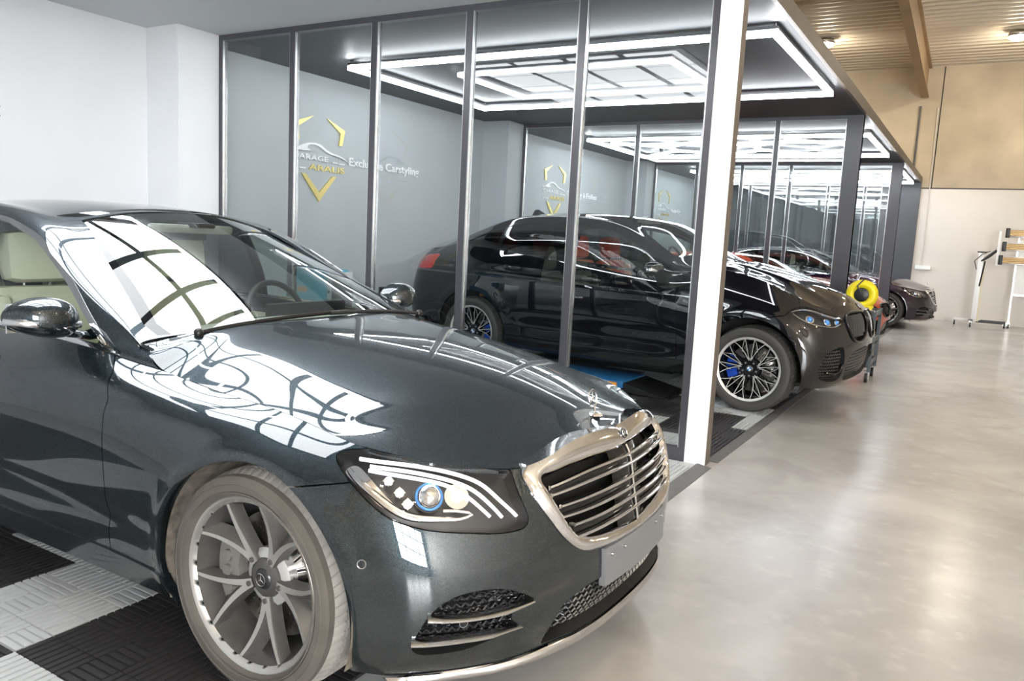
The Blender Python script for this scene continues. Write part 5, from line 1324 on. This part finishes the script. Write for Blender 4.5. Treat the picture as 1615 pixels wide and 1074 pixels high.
# ------------------------------------------------------------------ the cars in place
hero = build_sedan(P_sedan, 'anthracite metallic luxury sedan in the foreground, nose over the edge of its mat')
hero.location = (-0.351, 2.438, 0.016)
suv = build_suv(P_black, 'gloss black sport SUV with blue brake calipers behind the first glass wall')
suv.location = (-.157, 7.722, 0.016); suv.rotation_euler = (0, 0, -.062)
cpe = build_suv(P_orange, 'orange-red coupe in the third booth, mostly hidden behind the black SUV', coupe=True)
cpe.location = (-.42, 12.95, 0.016)
far = copy_tree(hero, None, {P_sedan: P_navy, M_tyred: M_tyre, M_tyredt: M_tyre, M_rimfd: M_rimf, M_liner: M_linerd, M_drl: M_reflector})
far.location = (-.14, 17.75, 0.016); far['label'] = 'dark aubergine sedan at the far end, its nose out in the hall'
# ------------------------------------------------------------------ workshop things
M_steel = mat('blue_grey_cart_steel', (0.075, 0.09, 0.10), 0.45)
M_yel = mat('yellow_hose', (0.85, 0.70, 0.01), 0.4)
M_blue = mat('blue_lift_paint', (0.02, 0.17, 0.42), 0.45, bump=0.3, bscale=90)
def caster(mb, x, y, r=.045, m=None):
    mb.box((x-.03, y-.02, .09), (x+.03, y+.02, .13), M_silver); mb.cyl((x-.012, y, r), (x+.018, y, r), r, M_black, 20); mb.box((x-.022, y-.03, .03), (x-.015, y+.03, .12), M_silver); mb.box((x+.021, y-.03, .03), (x+.028, y+.03, .12), M_silver)
t = thing('tool_cart', 'dark steel three-tier tool cart beside the black SUV nose', 'tool cart', (0.24, 9.72, 0.0))
for z in (.17, .42, .72):
    mb = MB(); mb.box((-.19, -.30, z), (.22, .30, z+.012), M_steel)
    for a, b in (((-.19, -.30), (.22, -.288)), ((-.19, .288), (.22, .30)), ((-.19, -.30), (-.178, .30)), ((.208, -.30), (.22, .30))): mb.box((a[0], a[1], z), (b[0], b[1], z+.07), M_steel)
    mb.build('tray', t)
for x in (-.19, .205):
    for y in (-.302, .287): MB().box((x-.012, y-.003, .12), (x+.025, y+.018, .80), M_steel, .002).build('cart_post', t)
for x in (-.16, .19):
    for y in (-.27, .27): mb = MB(); caster(mb, x, y, .055); mb.build('caster', t)
MB().tube([(-.19, -.33, .79), (-.19, -.36, .80), (.21, -.36, .80), (.21, -.33, .79)], .011, M_silver, 8).build('push_handle', t)
t = thing('hose_reel', 'round yellow hose reel with black hub on top of the tool cart', 'hose reel', (0.24, 9.72, .794))
mb = MB()
mb.lathe([(.075, -.045), (.15, -.05), (.158, -.03), (.158, .03), (.15, .05), (.075, .045), (.075, -.045)], M_yel, 'y', (0.04, -.10, .165), 40)
for r in (.16, ): 
    for dy in (-.028, -.0, .028): mb.lathe([(r-.004, dy-.010), (r+.006, dy), (r-.004, dy+.010)], M_yel, 'y', (0.04, -.10, .165), 40)
mb.build('hose_coil', t)
mb = MB(); mb.lathe([(0, -.062), (.05, -.062), (.078, -.05), (.078, .05), (.05, .062), (0, .062)], M_black, 'y', (0.04, -.10, .165), 32); mb.tube([(0.04, -.17, .165), (-.01, -.17, .26), (.06, -.16, .345)], .008, M_black, 8); mb.build('hub', t)
mb = MB(); mb.box((-.06, -.16, 0), (.16, -.04, .022), M_yel, .004); mb.box((.10, -.15, .02), (.17, -.05, .045), M_yel, .004); mb.build('foot', t)
# scissor lift under the SUV
t = thing('scissor_lift', 'low blue scissor lift lying under the black sport SUV', 'car lift', (-1.75, 7.7, 0.017))
for y in (-.98, .42):
    p = MB().box((-1.15, y, .05), (.42, y+.56, .11), M_blue, .006); p.box((-1.15, y+.02, 0), (.40, y+.54, .05), M_black)
    o = p.build('lift_platform', t)
    MB().box((.24, y-.002, .062), (.36, y+.001, .098), mat('orange_warning_label', (0.9, 0.33, 0.03), 0.5)).build('warning_label', o)
    r = MB(); x0 = .43
    r.add([(x0, y+.0, .10), (x0+.42, y+.0, .012), (x0+.42, y+.56, .012), (x0, y+.56, .10), (x0, y, .02), (x0+.42, y, .002), (x0+.42, y+.56, .002), (x0, y+.56, .02)], [(0,1,2,3), (7,6,5,4), (0,4,5,1), (1,5,6,2), (2,6,7,3), (3,7,4,0)], M_black)
    for k in range(5): r.cyl((x0+.42, y+.03+k*.115, .018), (x0+.42, y+.10+k*.115, .018), .016, M_blackg, 10)
    r.build('ramp_flap', t)
t = thing('control_cabinet', 'light blue lift control cabinet behind the glass wall, seen through the sedan windscreen', 'cabinet', (-3.95, 5.5, 0.017))
MB().box((-.30, -.16, 0), (.20, .16, 1.00), mat('light_blue_cabinet', (0.10, 0.36, 0.50), 0.45), .01).build('body', t)
mb = MB().box((.20, -.14, .02), (.27, .14, .98), M_silver)
for k in range(10): mb.cyl((.235, -.1405, .12+.085*k), (.235, -.144, .12+.085*k), .012, M_black, 8)
mb.build('perforated_rail', t)
MB().box((-.14, -.166, .78), (-.02, -.158, .83), M_tan).build('label_plate', t)
# infrared lamp stand near the far wall
t = thing('infrared_lamp_stand', 'wheeled infrared drying lamp stand with three lamp heads by the far wall', 'drying lamp', (1.38, 19.5, 0.0))
mb = MB(); mb.box((-.06, -.05, .09), (.04, .05, 1.55), M_framel, .008, Matrix.Rotation(math.radians(0), 3, 'Y')); mb.box((.045, -.035, .10), (.085, .035, 1.42), mat('cream_plastic', (0.72, 0.66, 0.5), 0.5)); mb.cyl((-.09, 0, 1.57), (.09, 0, 1.57), .012, M_black, 8); mb.box((-.02, -.02, 1.5), (.02, .02, 1.57), M_black); mb.build('column', t)
mb = MB(); mb.box((-.38, -.03, .10), (.12, .03, .15), M_framel); mb.box((-.10, -.35, .09), (-.02, .32, .14), M_black); mb.box((.02, -.03, .08), (.58, .05, .14), M_black, .01, Matrix.Rotation(.0, 3, 'Z')); mb.build('base_frame', t)
for x, y in ((-.36, 0), (-.06, -.36), (.56, 0), (-.06, .33)): mb = MB(); caster(mb, x, y, .05); mb.build('caster', t)
mb = MB(); mb.tube([(0, -.03, 1.38), (.14, -.05, 1.50), (.26, -.08, 1.62)], [.9, 1.2, 1.0], M_black, 10, ell=(.028, .028)); mb.cyl((.02, -.05, .85), (.07, -.06, 1.38), .016, M_black, 8)
mb.tube([(-.07, -.05, 1.2), (-.12, -.06, 1.38), (0, -.06, 1.52), (.15, -.09, 1.60)], .009, M_black, 6); mb.build('lamp_arm', t)
mb = MB(); mb.box((.26, -.11, 1.30), (.31, -.05, 2.02), M_framel, .006); mb.build('head_mount', t)
M_quartz = mat('amber_reflector', (0.20, 0.13, 0.07), 0.25, 0.8)
for k, z in enumerate((1.34, 1.62, 1.90)):
    x0 = .33+.035*k; mb = MB(); mb.box((x0, -.18, z), (x0+.58, -.06, z+.17), M_alu, .012)
    mb.box((x0-.03, -.19, z-.015), (x0+.05, -.05, z+.185), M_black, .015)
    mb.box((x0+.05, -.186, z+.022), (x0+.50, -.181, z+.148), M_quartz)
    for q in (.05, .085, .12): mb.cyl((x0+.05, -.195, z+q), (x0+.50, -.195, z+q), .004, M_gold, 6)
    mb.box((x0+.50, -.19, z+.01), (x0+.585, -.06, z+.16), mat('white_cap', (0.9, 0.9, 0.9), 0.3), .02)
    mb.build('lamp_head', t)
# white mobile board at the right edge
t = thing('mobile_board', 'white panel on a thin wheeled stand at the right edge by the far wall', 'board', (2.03, 19.85, 0))
MB().box((0.0, -.02, .72), (1.25, .02, 1.85), M_framel, .006).build('panel', t)
MB().box((-.02, -.03, .68), (1.27, .03, .72), M_silver).build('tray', t)
for x in (-.03, 1.25):
    MB().box((x, -.015, .10), (x+.03, .015, 1.9), M_silver).box((x, -.25, .09), (x+.03, .25, .12), M_silver).build('stand_leg', t)
    for y in (-.22, .22): mb = MB(); caster(mb, x+.015, y, .05); mb.build('caster', t)
MB().cyl((-.05, -.03, 1.35), (-.05, .0, 1.35), .022, M_black, 12).build('locking_knob', t)
# dome camera on the third booth's ceiling
t = thing('dome_camera', 'small white dome camera under the ceiling of the third booth', 'camera', (-3.55, 13.2, HC))
MB().lathe([(0, 0), (.055, 0), (.055, -.03), (.045, -.04)], M_framel, 'z', n=24).build('base', t); MB().sphere((0, 0, -.05), .042, M_lampblk, 18).build('dome', t)
